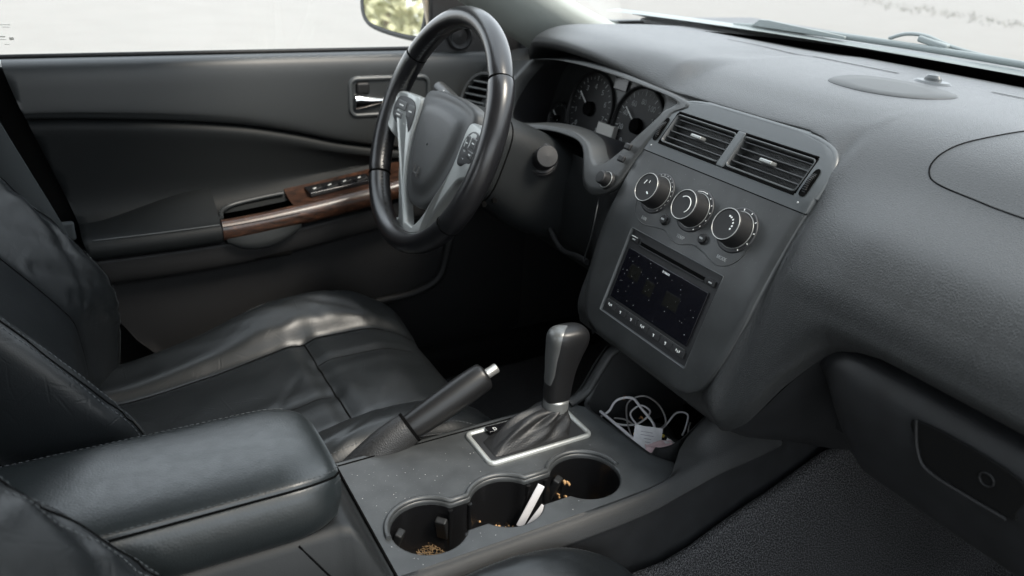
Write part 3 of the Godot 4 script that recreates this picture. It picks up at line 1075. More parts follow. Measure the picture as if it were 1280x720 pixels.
func pad_normal(x: float, t: float) -> Vector3:
	var a := pad_at(x + 0.004, t) - pad_at(x - 0.004, t)
	var b := pad_at(x, t + 0.05) - pad_at(x, t - 0.05)
	var n := a.cross(b).normalized()
	return n if n.y + n.z > 0 else -n

func seam(st: SurfaceTool, keys: Array, n: int, r := 0.0011, closed := false) -> void:   # keys Vector2(x, t)
	var path := []
	for q in spline(keys, n, closed):
		path.append(pad_at(q.x, q.y) + pad_normal(q.x, q.y) * r * 0.1)
	tube(st, path, r, 6, closed)

func build_dash() -> void:
	pad_stations()
	var t := thing("dashboard", "wide black dashboard with hooded gauges, centre panel and glove box", "dashboard", Vector3(0, 0.42, -0.4))
	var st := fresh()
	var xs := []
	var x := -0.74
	while x < 0.7401:
		xs.append(x)
		var stepx := 0.022
		if x < -0.50 and x > -0.64: stepx = 0.006
		if x > -0.215 and x < -0.10: stepx = 0.005
		if x > 0.09 and x < 0.28: stepx = 0.005
		x += stepx
	xs.append(0.74)
	var rows := []
	for q in xs:
		var prof := pad_profile(q)
		var row := PackedVector3Array()
		for j in 97:
			var p: Vector2 = cr(prof, j / 8.0)
			row.append(Vector3(q, p.y, p.x))
		rows.append(row)
	grid(st, rows)
	var pad := obj("soft_pad", st, M.pad, t)
	# airbag cover: its gap and a slightly proud lid
	st = fresh()
	seam(st, [Vector2(0.70, 4.86), Vector2(0.50, 4.86), Vector2(0.34, 4.82), Vector2(0.292, 4.77), Vector2(0.25, 4.69), Vector2(0.234, 4.52), Vector2(0.2285, 4.2), Vector2(0.233, 3.72), Vector2(0.245, 3.2), Vector2(0.257, 2.66), Vector2(0.27, 2.0), Vector2(0.29, 1.5)], 70, 0.0008)
	obj("airbag_seam", st, M.gap, pad)
	words("airbag_lettering", "SRS AIRBAG", 0.012, Transform3D(Basis(Vector3.UP, 0.0) * Basis(Vector3.RIGHT, -0.55), pad_at(0.395, 4.55) + pad_normal(0.395, 4.55) * 0.0004), M.hood_pad, pad, 0.0006)
	# speaker grille let into the top
	st = fresh()
	var rim := [Vector2(-0.006, 2.38), Vector2(-0.017, 1.9), Vector2(0.0, 1.55), Vector2(0.05, 1.42), Vector2(0.10, 1.5), Vector2(0.133, 1.76), Vector2(0.125, 2.15), Vector2(0.095, 2.42), Vector2(0.045, 2.53)]
	var loop := spline(rim, 48, true)
	rows = []
	for k in [1.0, 0.98, 0.6, 0.3, 0.02]:
		var row := PackedVector3Array()
		for q in loop:
			var c := Vector2(0.056, 1.98)
			var w: Vector2 = c + (q - c) * k
			row.append(pad_at(w.x, w.y) + Vector3(0, 0.0012 if k < 0.99 else 0.0002, 0))
		rows.append(row)
	grid(st, rows, 0, true)
	var grille := obj("speaker_grille", st, M.grille, pad)
	st = fresh()
	seam(st, rim, 60, 0.0006, true)
	obj("grille_gap", st, M.black, grille)
	# defroster slots and light sensor
	for q in [[-0.34, -0.01], [0.12, 0.50]]:
		st = fresh()
		var top := []
		var low := []
		for i in 21:
			var xx := lerpf(q[0], q[1], i / 20.0)
			top.append(pad_at(xx, 0.92) + Vector3(0, 0.0008, 0))
			low.append(pad_at(xx, 0.95) + Vector3(0, 0.0008, 0))
		grid(st, [pv(top), pv(low)])
		obj("defroster_slot", st, M.gap, pad)
	st = fresh()
	var sp := pad_at(0.053, 1.10)
	lathe(st, Transform3D(Basis.IDENTITY, sp), [Vector2(0.026, 0.0), Vector2(0.022, 0.0025), Vector2(0.012, 0.003), Vector2(0.011, 0.006), Vector2(0.008, 0.0095), Vector2(0.0, 0.011)], 24, 0, 1.0, 0.6)
	obj("light_sensor", st, M.vent_frame, pad)

	# centre panel: two sheets with openings, and what sits in them
	var half := [[0.440, 0.03], [0.4435, 0.075], [0.450, 0.100], [0.460, 0.115], [0.48, 0.127], [0.52, 0.1375], [0.56, 0.1415], [0.60, 0.1425], [0.66, 0.1425], [0.70, 0.1425], [0.72, 0.139], [0.731, 0.131], [0.738, 0.115], [0.742, 0.08]]
	var sheet := func(y0: float, y1: float, ny: int, hole: Rect2, off: float) -> SurfaceTool:
		var s2 := fresh()
		var ys := []
		for i in ny + 1:
			ys.append(lerpf(y0, y1, i / float(ny)))
		ys.append(hole.position.y); ys.append(hole.end.y)
		ys.sort()
		var us := []
		for i in 25:
			us.append(-1.0 + i / 12.0)
		for i in ys.size() - 1:
			if ys[i + 1] - ys[i] < 1e-5:
				continue
			var inh: bool = ys[i] >= hole.position.y - 1e-5 and ys[i + 1] <= hole.end.y + 1e-5
			var cols := []
			for s in 2:
				var y: float = ys[i + s]
				var w := lerp_tab(half, y)
				var list := [-w - 0.004, -w - 0.003, -w - 0.001]
				for u in us:
					list.append(u * w)
				list.append(hole.position.x); list.append(hole.end.x)
				list.append_array([w + 0.001, w + 0.003, w + 0.004])
				list.sort()
				cols.append(list)
			for k in cols[0].size() - 1:
				if inh and cols[0][k] >= hole.position.x - 1e-5 and cols[0][k + 1] <= hole.end.x + 1e-5:
					continue
				var v := []
				for s in 2:
					for e in 2:
						var xx: float = cols[s][k + e]
						var y: float = ys[i + s]
						var w := lerp_tab(half, y)
						var over := maxf(0.0, absf(xx) - w) / 0.004
						var bot := 1.0 - smoothstep(0.4405, 0.448, y)
						v.append(Vector3(xx, y, fz(y) + off - 0.010 * over * over - 0.005 * bot * bot))
				quad(s2, v[0], v[1], v[3], v[2])
		return s2
	var climate := obj("climate_panel", sheet.call(0.440, 0.6725, 44, Rect2(-0.088, 0.473, 0.176, 0.113), 0.0), M.panel, t)
	var vents := obj("vent_surround", sheet.call(0.6738, 0.742, 16, Rect2(-0.117, 0.686, 0.234, 0.0405), 0.0008), M.vent_frame, t)
	st = fresh()
	rows = []
	for q in [[0.7415, 0.0008], [0.7440, -0.002], [0.7445, -0.008]]:
		var row := PackedVector3Array()
		for i in 25:
			row.append(Vector3(lerpf(-0.085, 0.085, i / 24.0), q[0], fz(0.742) + q[1]))
		rows.append(row)
	grid(st, rows)
	obj("top_edge", st, M.vent_frame, vents)
	st = fresh()
	var rimp := []
	for q in spline([Vector2(-0.1425, 0.690), Vector2(-0.1425, 0.705), Vector2(-0.139, 0.720), Vector2(-0.131, 0.731), Vector2(-0.115, 0.738), Vector2(-0.08, 0.742), Vector2(0.0, 0.7425), Vector2(0.08, 0.742), Vector2(0.115, 0.738), Vector2(0.131, 0.731), Vector2(0.139, 0.720), Vector2(0.1425, 0.705), Vector2(0.1425, 0.690)], 70):
		rimp.append(on_face(q.x, q.y, -0.0045) * Vector3.ZERO)
	tube(st, rimp, 0.0050, 10)
	obj("surround_edge", st, M.vent_frame, vents)
	st = fresh()
	tube(st, [Vector3(-0.144, 0.6731, fz(0.6731) - 0.001), Vector3(0.144, 0.6731, fz(0.6731) - 0.001)], 0.0013, 6)
	obj("panel_gap", st, M.gap, t)

	# air vents: dark box, slats, vanes, tab
	st = fresh()
	var vx := on_face(0, 0.706)
	box(st, vx * Vector3(0, 0, -0.045), Vector3(0.236, 0.045, 0.002), 0.0005, vx.basis)
	for s in [-1.0, 1.0]:
		box(st, vx * Vector3(0.118 * s, 0, -0.022), Vector3(0.002, 0.045, 0.046), 0.0005, vx.basis)
		box(st, vx * Vector3(0, 0.0238 * s, -0.022), Vector3(0.236, 0.002, 0.046), 0.0005, vx.basis)
	obj("vent_box", st, M.gap, vents)
	st = fresh()
	rbox(st, Transform3D(vx.basis, vx * Vector3(0, 0, -0.004)), Vector3(0.013, 0.05, 0.012), 0.002)
	obj("vent_divider", st, M.vent_frame, vents)
	for s in [-1.0, 1.0]:
		var v := obj("air_vent", vent_rim(vx, s), M.panel, t)
		for k in 5:
			st = fresh()
			var yy := -0.0178 + 0.0089 * k
			rbox(st, Transform3D(vx.basis * Basis(Vector3.RIGHT, 0.30), vx * Vector3(0.0615 * s, yy, -0.0105)), Vector3(0.108, 0.0022, 0.017), 0.001, 2)
			obj("slat", st, M.black, v)
		for k in 8:
			st = fresh()
			rbox(st, Transform3D(vx.basis, vx * Vector3((0.013 + 0.0137 * (k + 0.5)) * s, 0, -0.029)), Vector3(0.0014, 0.04, 0.016), 0.0005, 1)
			obj("vane", st, M.black, v)
		st = fresh()
		rbox(st, Transform3D(vx.basis * Basis(Vector3.RIGHT, 0.3), vx * Vector3(0.060 * s, 0.0002, 0.000)), Vector3(0.019, 0.0050, 0.012), 0.0018, 2)
		obj("vent_tab", st, M.dark_silver, v)
		# ribbed wheel at the outer end
		st = fresh()
		var wf := on_face(0.1275 * s, 0.700, 0.0012)
		plate(st, smooth2([Vector2(-0.0042, -0.014), Vector2(0.004, -0.014), Vector2(0.0048, 0.0), Vector2(0.0035, 0.017), Vector2(-0.003, 0.017), Vector2(-0.0048, 0.0)], 24), wf, 0.0006, 0.0002)
		obj("wheel_slot", st, M.gap, v)
		st = fresh()
		for k in 11:
			var a := lerpf(-1.0, 1.0, k / 10.0)
			rbox(st, Transform3D(wf.basis * Basis(Vector3.RIGHT, -a), wf * Vector3(0, a * 0.0105 + 0.001, 0.0055 - 0.004 * a * a - 0.002)), Vector3(0.0048, 0.0017, 0.003), 0.0005, 1)
		obj("vent_wheel", st, M.knob, v)
		st = fresh()
		lathe(st, on_face(0.128 * s, 0.681, 0.001) * Transform3D(Basis(Vector3.RIGHT, PI / 2), Vector3.ZERO), [Vector2(0.0013, 0), Vector2(0.0011, 0.0004), Vector2(0, 0.0004)], 12)
		obj("vent_mark", st, M.print_dim, v)

	# climate knobs
	for k in 3:
		var kx: float = [-0.073, 0.0, 0.073][k]
		var f := on_face(kx, 0.6335)
		var up := Transform3D(Basis(Vector3.RIGHT, PI / 2), Vector3.ZERO)
		st = fresh()
		lathe(st, f * up, [Vector2(0.0275, -0.004), Vector2(0.0275, 0.0006), Vector2(0.0262, 0.0012), Vector2(0.0, 0.0012)], 40)
		var dial := obj("dial", st, M.black, t)
		st = fresh()
		tube(st, ring_pts(f.translated_local(Vector3(0, 0, 0.002)), 0.0224, 40), 0.0006, 6, true)
		obj("dial_ring", st, M.dark_silver, dial)
		st = fresh()
		lathe(st, f * up, [Vector2(0.0215, 0.001), Vector2(0.0212, 0.004), Vector2(0.0198, 0.021), Vector2(0.0190, 0.0225)], 40)
		lathe(st, f * up, [Vector2(0.0180, 0.0225), Vector2(0.0172, 0.0219), Vector2(0.0, 0.0215)], 40, 1)
		var knob := obj("climate_knob", st, M.knob, t)
		st = fresh()
		tube(st, ring_pts(f.translated_local(Vector3(0, 0, 0.0225)), 0.0186, 44), 0.00055, 8, true)
		obj("bright_ring", st, M.ring, knob)
		# printed marks on knob and dial
		st = fresh()
		var face := f.translated_local(Vector3(0, 0, 0.0222))
		if k == 0:
			box(st, face * Vector3(-0.006, 0.006, 0), Vector3(0.0012, 0.006, 0.0003), 0.0001, face.basis * Basis(Vector3.BACK, -0.4))
			box(st, face * Vector3(0.001, 0.008, 0), Vector3(0.0011, 0.0034, 0.0003), 0.0001, face.basis)
			box(st, face * Vector3(0.006, -0.006, 0), Vector3(0.0042, 0.0018, 0.0003), 0.0001, face.basis * Basis(Vector3.BACK, -0.5))
		elif k == 1:
			tube(st, arc_pts(face, 0.0105, 2.3, -0.9, 20), 0.00055, 5)
		else:
			for q in [[0.0, 0.010], [0.003, 0.0092], [0.0065, 0.0075], [0.0088, 0.0042], [0.0095, 0.0005], [0.0088, -0.0032]]:
				box(st, face * Vector3(q[0], q[1], 0), Vector3(0.0021, 0.0018, 0.0003), 0.0001, face.basis * Basis(Vector3.BACK, q[0] * 120))
		obj("knob_print", st, M.print, knob)
		var ring := f.translated_local(Vector3(0, 0, 0.0013))
		var count: int = [13, 7, 6][k]
		for i in count:
			st = fresh()
			var a: float = lerpf([2.2, 1.35, 1.75][k], [-0.9, -1.0, -0.9][k], i / float(count - 1))
			var size: Vector3 = [Vector3(0.0019, 0.0011, 0.0003), Vector3(0.0016, 0.0013, 0.0003), Vector3(0.0012, 0.0022, 0.0003)][k]
			box(st, ring * Vector3(cos(a) * 0.0250, sin(a) * 0.0250, 0), size, 0.0001, ring.basis * Basis(Vector3.BACK, a - PI / 2))
			obj("dial_mark", st, M.print if k > 0 else M.print_dim, dial)
		if k == 1:
			st = fresh()
			tube(st, arc_pts(ring, 0.0248, 2.0, 1.4, 8), 0.0004, 5)
			obj("dial_arc", st, M.print, dial)
		# legend below the knob
		var low := on_face(kx - 0.0005, 0.6015, 0.0002)
		words("legend", ["FAN", "TEMP", "MODE"][k], 0.0042, low, M.print_dim, t)
	# raised outline that runs under the three dials
	st = fresh()
	var line := []
	for q in spline([Vector2(-0.104, 0.640), Vector2(-0.1035, 0.622), Vector2(-0.094, 0.604), Vector2(-0.074, 0.5955), Vector2(-0.050, 0.598), Vector2(-0.030, 0.600), Vector2(-0.012, 0.5945), Vector2(0.004, 0.594), Vector2(0.022, 0.600), Vector2(0.045, 0.598), Vector2(0.066, 0.593), Vector2(0.084, 0.597), Vector2(0.096, 0.608), Vector2(0.1015, 0.624)], 90):
		line.append(on_face(q.x, q.y, 0.0) * Vector3(0, 0, 0))
	tube(st, line, 0.0007, 6)
	obj("dial_outline", st, M.satin_trim, climate)
	for kx in [-0.0375, 0.0345]:
		st = fresh()
		lathe(st, on_face(kx, 0.6105) * Transform3D(Basis(Vector3.RIGHT, PI / 2), Vector3.ZERO), [Vector2(0.0072, -0.001), Vector2(0.0072, 0.001), Vector2(0.0062, 0.0012), Vector2(0.0062, 0.004), Vector2(0.0055, 0.005), Vector2(0.0, 0.0052)], 8)
		var bt := obj("push_button", st, M.knob, t)
		st = fresh()
		var bf := on_face(kx, 0.6105, 0.0053)
		box(st, bf.origin, Vector3(0.0055, 0.0022, 0.0003), 0.0001, bf.basis)
		obj("button_mark", st, M.print_dim, bt)

	build_stereo(t)
	build_gauges(t)
	build_lower(t)

func ring_pts(f: Transform3D, r: float, n: int) -> Array:
	var o := []
	for i in n:
		o.append(f * Vector3(cos(TAU * i / n) * r, sin(TAU * i / n) * r, 0))
	return o

func arc_pts(f: Transform3D, r: float, a0: float, a1: float, n: int) -> Array:
	var o := []
	for i in n + 1:
		var a := lerpf(a0, a1, i / float(n))
		o.append(f * Vector3(cos(a) * r, sin(a) * r, 0))
	return o

func vent_rim(vx: Transform3D, s: float) -> SurfaceTool:
	var st := fresh()
	var o := rrect(0.1105, 0.0405, 0.005)
	var rows := []
	for q in [[-0.0012, 0.0006], [0.0, 0.0016], [0.0012, 0.0006], [0.0018, -0.006], [0.0022, -0.03]]:
		var row := PackedVector3Array()
		for p in inset(o, q[0]):
			row.append(vx * Vector3(p.x + 0.0615 * s, p.y, q[1]))
		rows.append(row)
	grid(st, rows, 0, true)
	return st

func build_stereo(t: Node3D) -> void:
	# face plane through the opening
	var a := Vector3(0, 0.473, fz(0.473))
	var b := Vector3(0, 0.586, fz(0.586))
	var up := (b - a).normalized()
	var n := Vector3.RIGHT.cross(up).normalized()
	var f := Transform3D(Basis(Vector3.RIGHT, up, n), (a + b) / 2 - n * 0.0035)
	var h := (b - a).length()
	var st := fresh()
	rbox(st, f.translated_local(Vector3(0, 0, -0.020)), Vector3(0.1745, h - 0.0015, 0.040), 0.0012)
	var s := obj("car_stereo", st, M.black, t)
	# thin frame round it
	st = fresh()
	var rows := []
	for q in [[0.0, 0.0037], [0.0004, 0.0045], [0.0012, 0.0040], [0.0022, -0.001]]:
		var row := PackedVector3Array()
		for p in inset(rrect(0.1765, h + 0.0005, 0.002), q[0]):
			row.append(f * Vector3(p.x, p.y, q[1]))
		rows.append(row)
	grid(st, rows, 0, true)
	obj("stereo_frame", st, M.vent_frame, s)
	st = fresh()
	rbox(st, f.translated_local(Vector3(-0.002, -0.001, 0.0012)), Vector3(0.155, 0.070, 0.0022), 0.0008)
	obj("screen", st, M.screen, s)
	st = fresh()
	rbox(st, f.translated_local(Vector3(-0.002, 0.0455, 0.0004)), Vector3(0.122, 0.0042, 0.0012), 0.0004)
	obj("disc_slot", st, M.gap, s)
	st = fresh()
	rbox(st, f.translated_local(Vector3(-0.002, 0.0418, 0.0012)), Vector3(0.124, 0.0018, 0.0024), 0.0006)
	obj("slot_lip", st, M.knob, s)
	for q in [[-0.075, 0.0475], [0.0725, 0.0465]]:
		st = fresh()
		rbox(st, f.translated_local(Vector3(q[0], q[1] - 0.001, 0.0015)), Vector3(0.014, 0.0075, 0.004), 0.001)
		obj("stereo_button", st, M.knob, s)
		st = fresh()
		rbox(st, f.translated_local(Vector3(q[0], q[1] - 0.001, 0.0036)), Vector3(0.0055, 0.0018, 0.0005), 0.0002, 1)
		obj("stereo_mark", st, M.print_dim, s)
	st = fresh()
	rbox(st, f.translated_local(Vector3(-0.075, 0.050, 0.0036)), Vector3(0.012, 0.0008, 0.0006), 0.0002, 1)
	obj("stereo_mark", st, M.print, s)
	st = fresh()
	for k in 6:
		var lw: float = [0.0014, 0.0006, 0.0016, 0.0015, 0.0012, 0.0014][k]
		rbox(st, f.translated_local(Vector3(-0.005 + 0.0023 * k, 0.0287, 0.0024)), Vector3(lw, 0.0026, 0.0004), 0.0001, 1)
	obj("stereo_lettering", st, M.print, s)
	st = fresh()
	rbox(st, f.translated_local(Vector3(-0.002, -0.0405, 0.0022)), Vector3(0.158, 0.0014, 0.002), 0.0005)
	obj("button_strip_edge", st, M.satin_trim, s)
	for k in 7:
		st = fresh()
		var x := -0.072 + 0.0232 * k
		rbox(st, f.translated_local(Vector3(x, -0.0462, 0.0014)), Vector3(0.0222, 0.0085, 0.0032), 0.0008)
		obj("stereo_button", st, M.black, s)
		var g := fresh()
		if k == 0 or k == 3 or k == 6:
			for d in [-0.0028, 0.0, 0.0028]:
				rbox(g, f.translated_local(Vector3(x + d, -0.0462 + absf(d) * 0.3, 0.0031)), Vector3(0.0014, 0.0028, 0.0005), 0.0002, 1)
		else:
			rbox(g, f.translated_local(Vector3(x, -0.0455, 0.0031)), Vector3(0.0028, 0.0012, 0.0005), 0.0002, 1)
			rbox(g, f.translated_local(Vector3(x + 0.0006, -0.0472, 0.0031)), Vector3(0.0012, 0.0024, 0.0005), 0.0002, 1)
		obj("stereo_mark", g, M.print, s)
	for q in [[-0.052, 0.008, 0.022], [-0.018, 0.0, 0.017], [0.026, 0.001, 0.026]]:
		st = fresh()
		rbox(st, f.translated_local(Vector3(q[0], q[1], 0.0024)), Vector3(q[2], 0.018, 0.0002), 0.0001, 1)
		obj("screen_icon", st, M.ghost, s)
	st = fresh()
	var r := RandomNumberGenerator.new()
	r.seed = 12
	for k in 46:
		var p := Vector3(r.randf_range(-0.076, 0.073), r.randf_range(-0.034, 0.030), 0.0024)
		rbox(st, f.translated_local(p), Vector3.ONE * r.randf_range(0.0003, 0.0008), 0.0001, 1)
	var dd := obj("screen_dust", st, M.print_dim, s)
	dd.set_meta("kind", "stuff")

func build_gauges(t: Node3D) -> void:
	# grey surround: left side vent panel, ring round the gauges, ear down to the centre panel
	var hole := spline([Vector2(-0.150, 0.738), Vector2(-0.147, 0.720), Vector2(-0.155, 0.700), Vector2(-0.167, 0.680), Vector2(-0.181, 0.661), Vector2(-0.198, 0.643), Vector2(-0.214, 0.635), Vector2(-0.230, 0.639), Vector2(-0.262, 0.655), Vector2(-0.32, 0.659), Vector2(-0.40, 0.650), Vector2(-0.47, 0.634), Vector2(-0.52, 0.626), Vector2(-0.548, 0.634), Vector2(-0.556, 0.66), Vector2(-0.545, 0.70), Vector2(-0.515, 0.732), Vector2(-0.38, 0.742)], 90, true)
	var outer := spline([Vector2(-0.125, 0.740), Vector2(-0.127, 0.722), Vector2(-0.131, 0.700), Vector2(-0.136, 0.680), Vector2(-0.143, 0.655), Vector2(-0.152, 0.62), Vector2(-0.178, 0.600), Vector2(-0.215, 0.602), Vector2(-0.262, 0.645), Vector2(-0.32, 0.650), Vector2(-0.40, 0.640), Vector2(-0.49, 0.612), Vector2(-0.58, 0.585), Vector2(-0.68, 0.575), Vector2(-0.715, 0.61), Vector2(-0.715, 0.69), Vector2(-0.60, 0.716), Vector2(-0.38, 0.748)], 90, true)
	var put := func(p: Vector2, back: float) -> Vector3:
		var swing := maxf(0.0, -p.x - 0.42)
		return Vector3(p.x, p.y, fz(p.y) - 0.004 - 0.10 * swing - 0.15 * swing * swing - back + 0.006 * smoothstep(-0.34, -0.2, p.x))
	var rows := []
	for q in [[0.0, 0.16], [0.0, 0.03], [0.01, 0.006], [0.05, 0.001], [0.12, 0.0], [0.4, 0.0], [0.7, 0.0], [0.93, 0.0], [0.985, 0.003], [1.0, 0.012]]:
		var row := PackedVector3Array()
		for i in 90:
			var h: Vector2 = hole[i]
			var v: Vector3 = put.call(h.lerp(outer[i], q[0]), q[1])
			if q[1] > 0.1:   # the well opens downwards and sideways to the gauge plate
				v.y -= 0.075 * (1.0 - smoothstep(0.63, 0.70, h.y))
				v.x += -0.05 * smoothstep(-0.40, -0.55, h.x) + 0.02 * smoothstep(-0.25, -0.15, h.x)
			row.append(v)
		rows.append(row)
	var st := fresh()
	grid(st, rows.slice(1), 0, true)
	var sur := obj("gauge_surround", st, M.satin_trim, t)
	st = fresh()
	grid(st, [rows[0], rows[1]], 0, true)
	obj("gauge_well", st, M.black, t)
	# gauge plate and its instruments
	var f := Transform3D(Basis(Vector3.RIGHT, -0.22), Vector3(-0.375, 0.668, -0.335))
	st = fresh()
	rbox(st, f.translated_local(Vector3(0, -0.028, -0.004)), Vector3(0.50, 0.195, 0.006), 0.002)
	var plate_o := obj("gauge_plate", st, M.panel, t)
	var dial_specs := [[-0.090, -0.016, 0.062], [0.046, -0.016, 0.062], [-0.178, -0.052, 0.028]]
	for k in 3:
		var d: Array = dial_specs[k]
		var c := f.translated_local(Vector3(d[0], d[1], 0.0))
		st = fresh()
		lathe(st, c * Transform3D(Basis(Vector3.RIGHT, PI / 2), Vector3.ZERO), [Vector2(d[2] + 0.004, -0.001), Vector2(d[2] + 0.003, 0.005), Vector2(d[2], 0.006), Vector2(d[2] - 0.002, 0.002)], 40)
		obj("gauge_rim", st, M.knob, plate_o)
		st = fresh()
		lathe(st, c * Transform3D(Basis(Vector3.RIGHT, PI / 2), Vector3.ZERO), [Vector2(d[2] - 0.001, 0.0005), Vector2(0, 0.0006)], 40)
		var face := obj("gauge_face", st, M.knob, plate_o)
		st = fresh()
		var c2 := c.translated_local(Vector3(0, 0, 0.001))
		for i in 25:
			var a := lerpf(-0.72, PI + 0.72, i / 24.0)
			var big := i % 3 == 0
			box(st, c2 * Vector3(cos(a) * d[2] * 0.86, sin(a) * d[2] * 0.86, 0), Vector3(0.0012 if big else 0.0007, d[2] * (0.13 if big else 0.07), 0.0003), 0.0001, c2.basis * Basis(Vector3.BACK, a - PI / 2))
			obj("tick", st, M.print_dim, plate_o)
			st = fresh()
		if k < 2:
			for i in 9:
				var a := lerpf(PI + 0.72, -0.72, i / 8.0)
				words("numeral", str(i if k == 0 else i * 20), 0.0085, c2.translated_local(Vector3(cos(a) * d[2] * 0.68, sin(a) * d[2] * 0.68 - 0.003, 0)), M.print_dim, plate_o)
		st = fresh()
		var an := 2.55
		between(st, c.translated_local(Vector3(-cos(an) * 0.006, -sin(an) * 0.006, 0.006)).origin, c.translated_local(Vector3(cos(an) * d[2] * 0.7, sin(an) * d[2] * 0.7, 0.005)).origin, 0.0022, 0.001, 0.0004, f.basis.z)
		obj("needle", st, M.print, plate_o)
		st = fresh()
		lathe(st, c * Transform3D(Basis(Vector3.RIGHT, PI / 2), Vector3.ZERO), [Vector2(d[2] * 0.21, 0.001), Vector2(d[2] * 0.19, 0.009), Vector2(0.0, 0.0095)], 24)
		obj("needle_hub", st, M.gap, plate_o)
	st = fresh()
	rbox(st, f.translated_local(Vector3(-0.022, -0.047, 0.0055)), Vector3(0.046, 0.036, 0.010), 0.001)
	obj("trip_display", st, M.belt_light, plate_o)
	st = fresh()
	rbox(st, f.translated_local(Vector3(-0.022, 0.040, 0.002)), Vector3(0.036, 0.022, 0.003), 0.001)
	obj("warning_display", st, M.screen, plate_o)
	# left side vent
	var vf := Transform3D(Basis(Vector3(0.92, 0, -0.39), Vector3(0, 1, 0), Vector3(0.39, 0, 0.92)).orthonormalized() * Basis(Vector3.RIGHT, -0.35), put.call(Vector2(-0.645, 0.638), 0.0))
	st = fresh()
	lathe(st, vf * Transform3D(Basis(Vector3.RIGHT, PI / 2), Vector3.ZERO), [Vector2(0.052, -0.012), Vector2(0.052, 0.006), Vector2(0.050, 0.009), Vector2(0.046, 0.008), Vector2(0.044, 0.0), Vector2(0.043, -0.006)], 40, 0, 0.9, 1.0)
	var sv := obj("side_vent", st, M.panel, t)
	st = fresh()
	lathe(st, vf * Transform3D(Basis(Vector3.RIGHT, PI / 2), Vector3.ZERO), [Vector2(0.046, -0.001), Vector2(0.0, -0.001)], 30, 0, 0.9, 1.0)
	obj("vent_back", st, M.gap, sv)
	for k in 6:
		st = fresh()
		var yy := -0.032 + 0.0128 * k
		rbox(st, Transform3D(vf.basis * Basis(Vector3.RIGHT, 0.3), vf * Vector3(0, yy, 0.004)), Vector3(2.0 * 0.9 * sqrt(0.043 * 0.043 - yy * yy), 0.0035, 0.010), 0.0012)
		obj("slat", st, M.vent_frame, sv)
	# pair of small buttons and a round switch on the ear
	for q in [[-0.160, 0.668], [-0.160, 0.652]]:
		st = fresh()
		var bf := on_face(q[0], q[1], 0.0)
		rbox(st, bf.translated_local(Vector3(0, 0, 0.0085)), Vector3(0.013, 0.0095, 0.006), 0.0025)
		obj("small_button", st, M.knob, sur)
	st = fresh()
	var kf := on_face(-0.166, 0.622, 0.006) * Transform3D(Basis(Vector3.RIGHT, PI / 2), Vector3.ZERO)
	lathe(st, kf, [Vector2(0.0125, 0.0), Vector2(0.012, 0.003), Vector2(0.0095, 0.004), Vector2(0.009, 0.015), Vector2(0.0078, 0.017), Vector2(0.0, 0.0172)], 28)
	var dk := obj("dimmer_knob", st, M.knob, sur)
	st = fresh()
	tube(st, ring_pts(on_face(-0.166, 0.622, 0.0105), 0.0112, 28), 0.0007, 6, true)
	obj("knob_ring", st, M.dark_silver, dk)

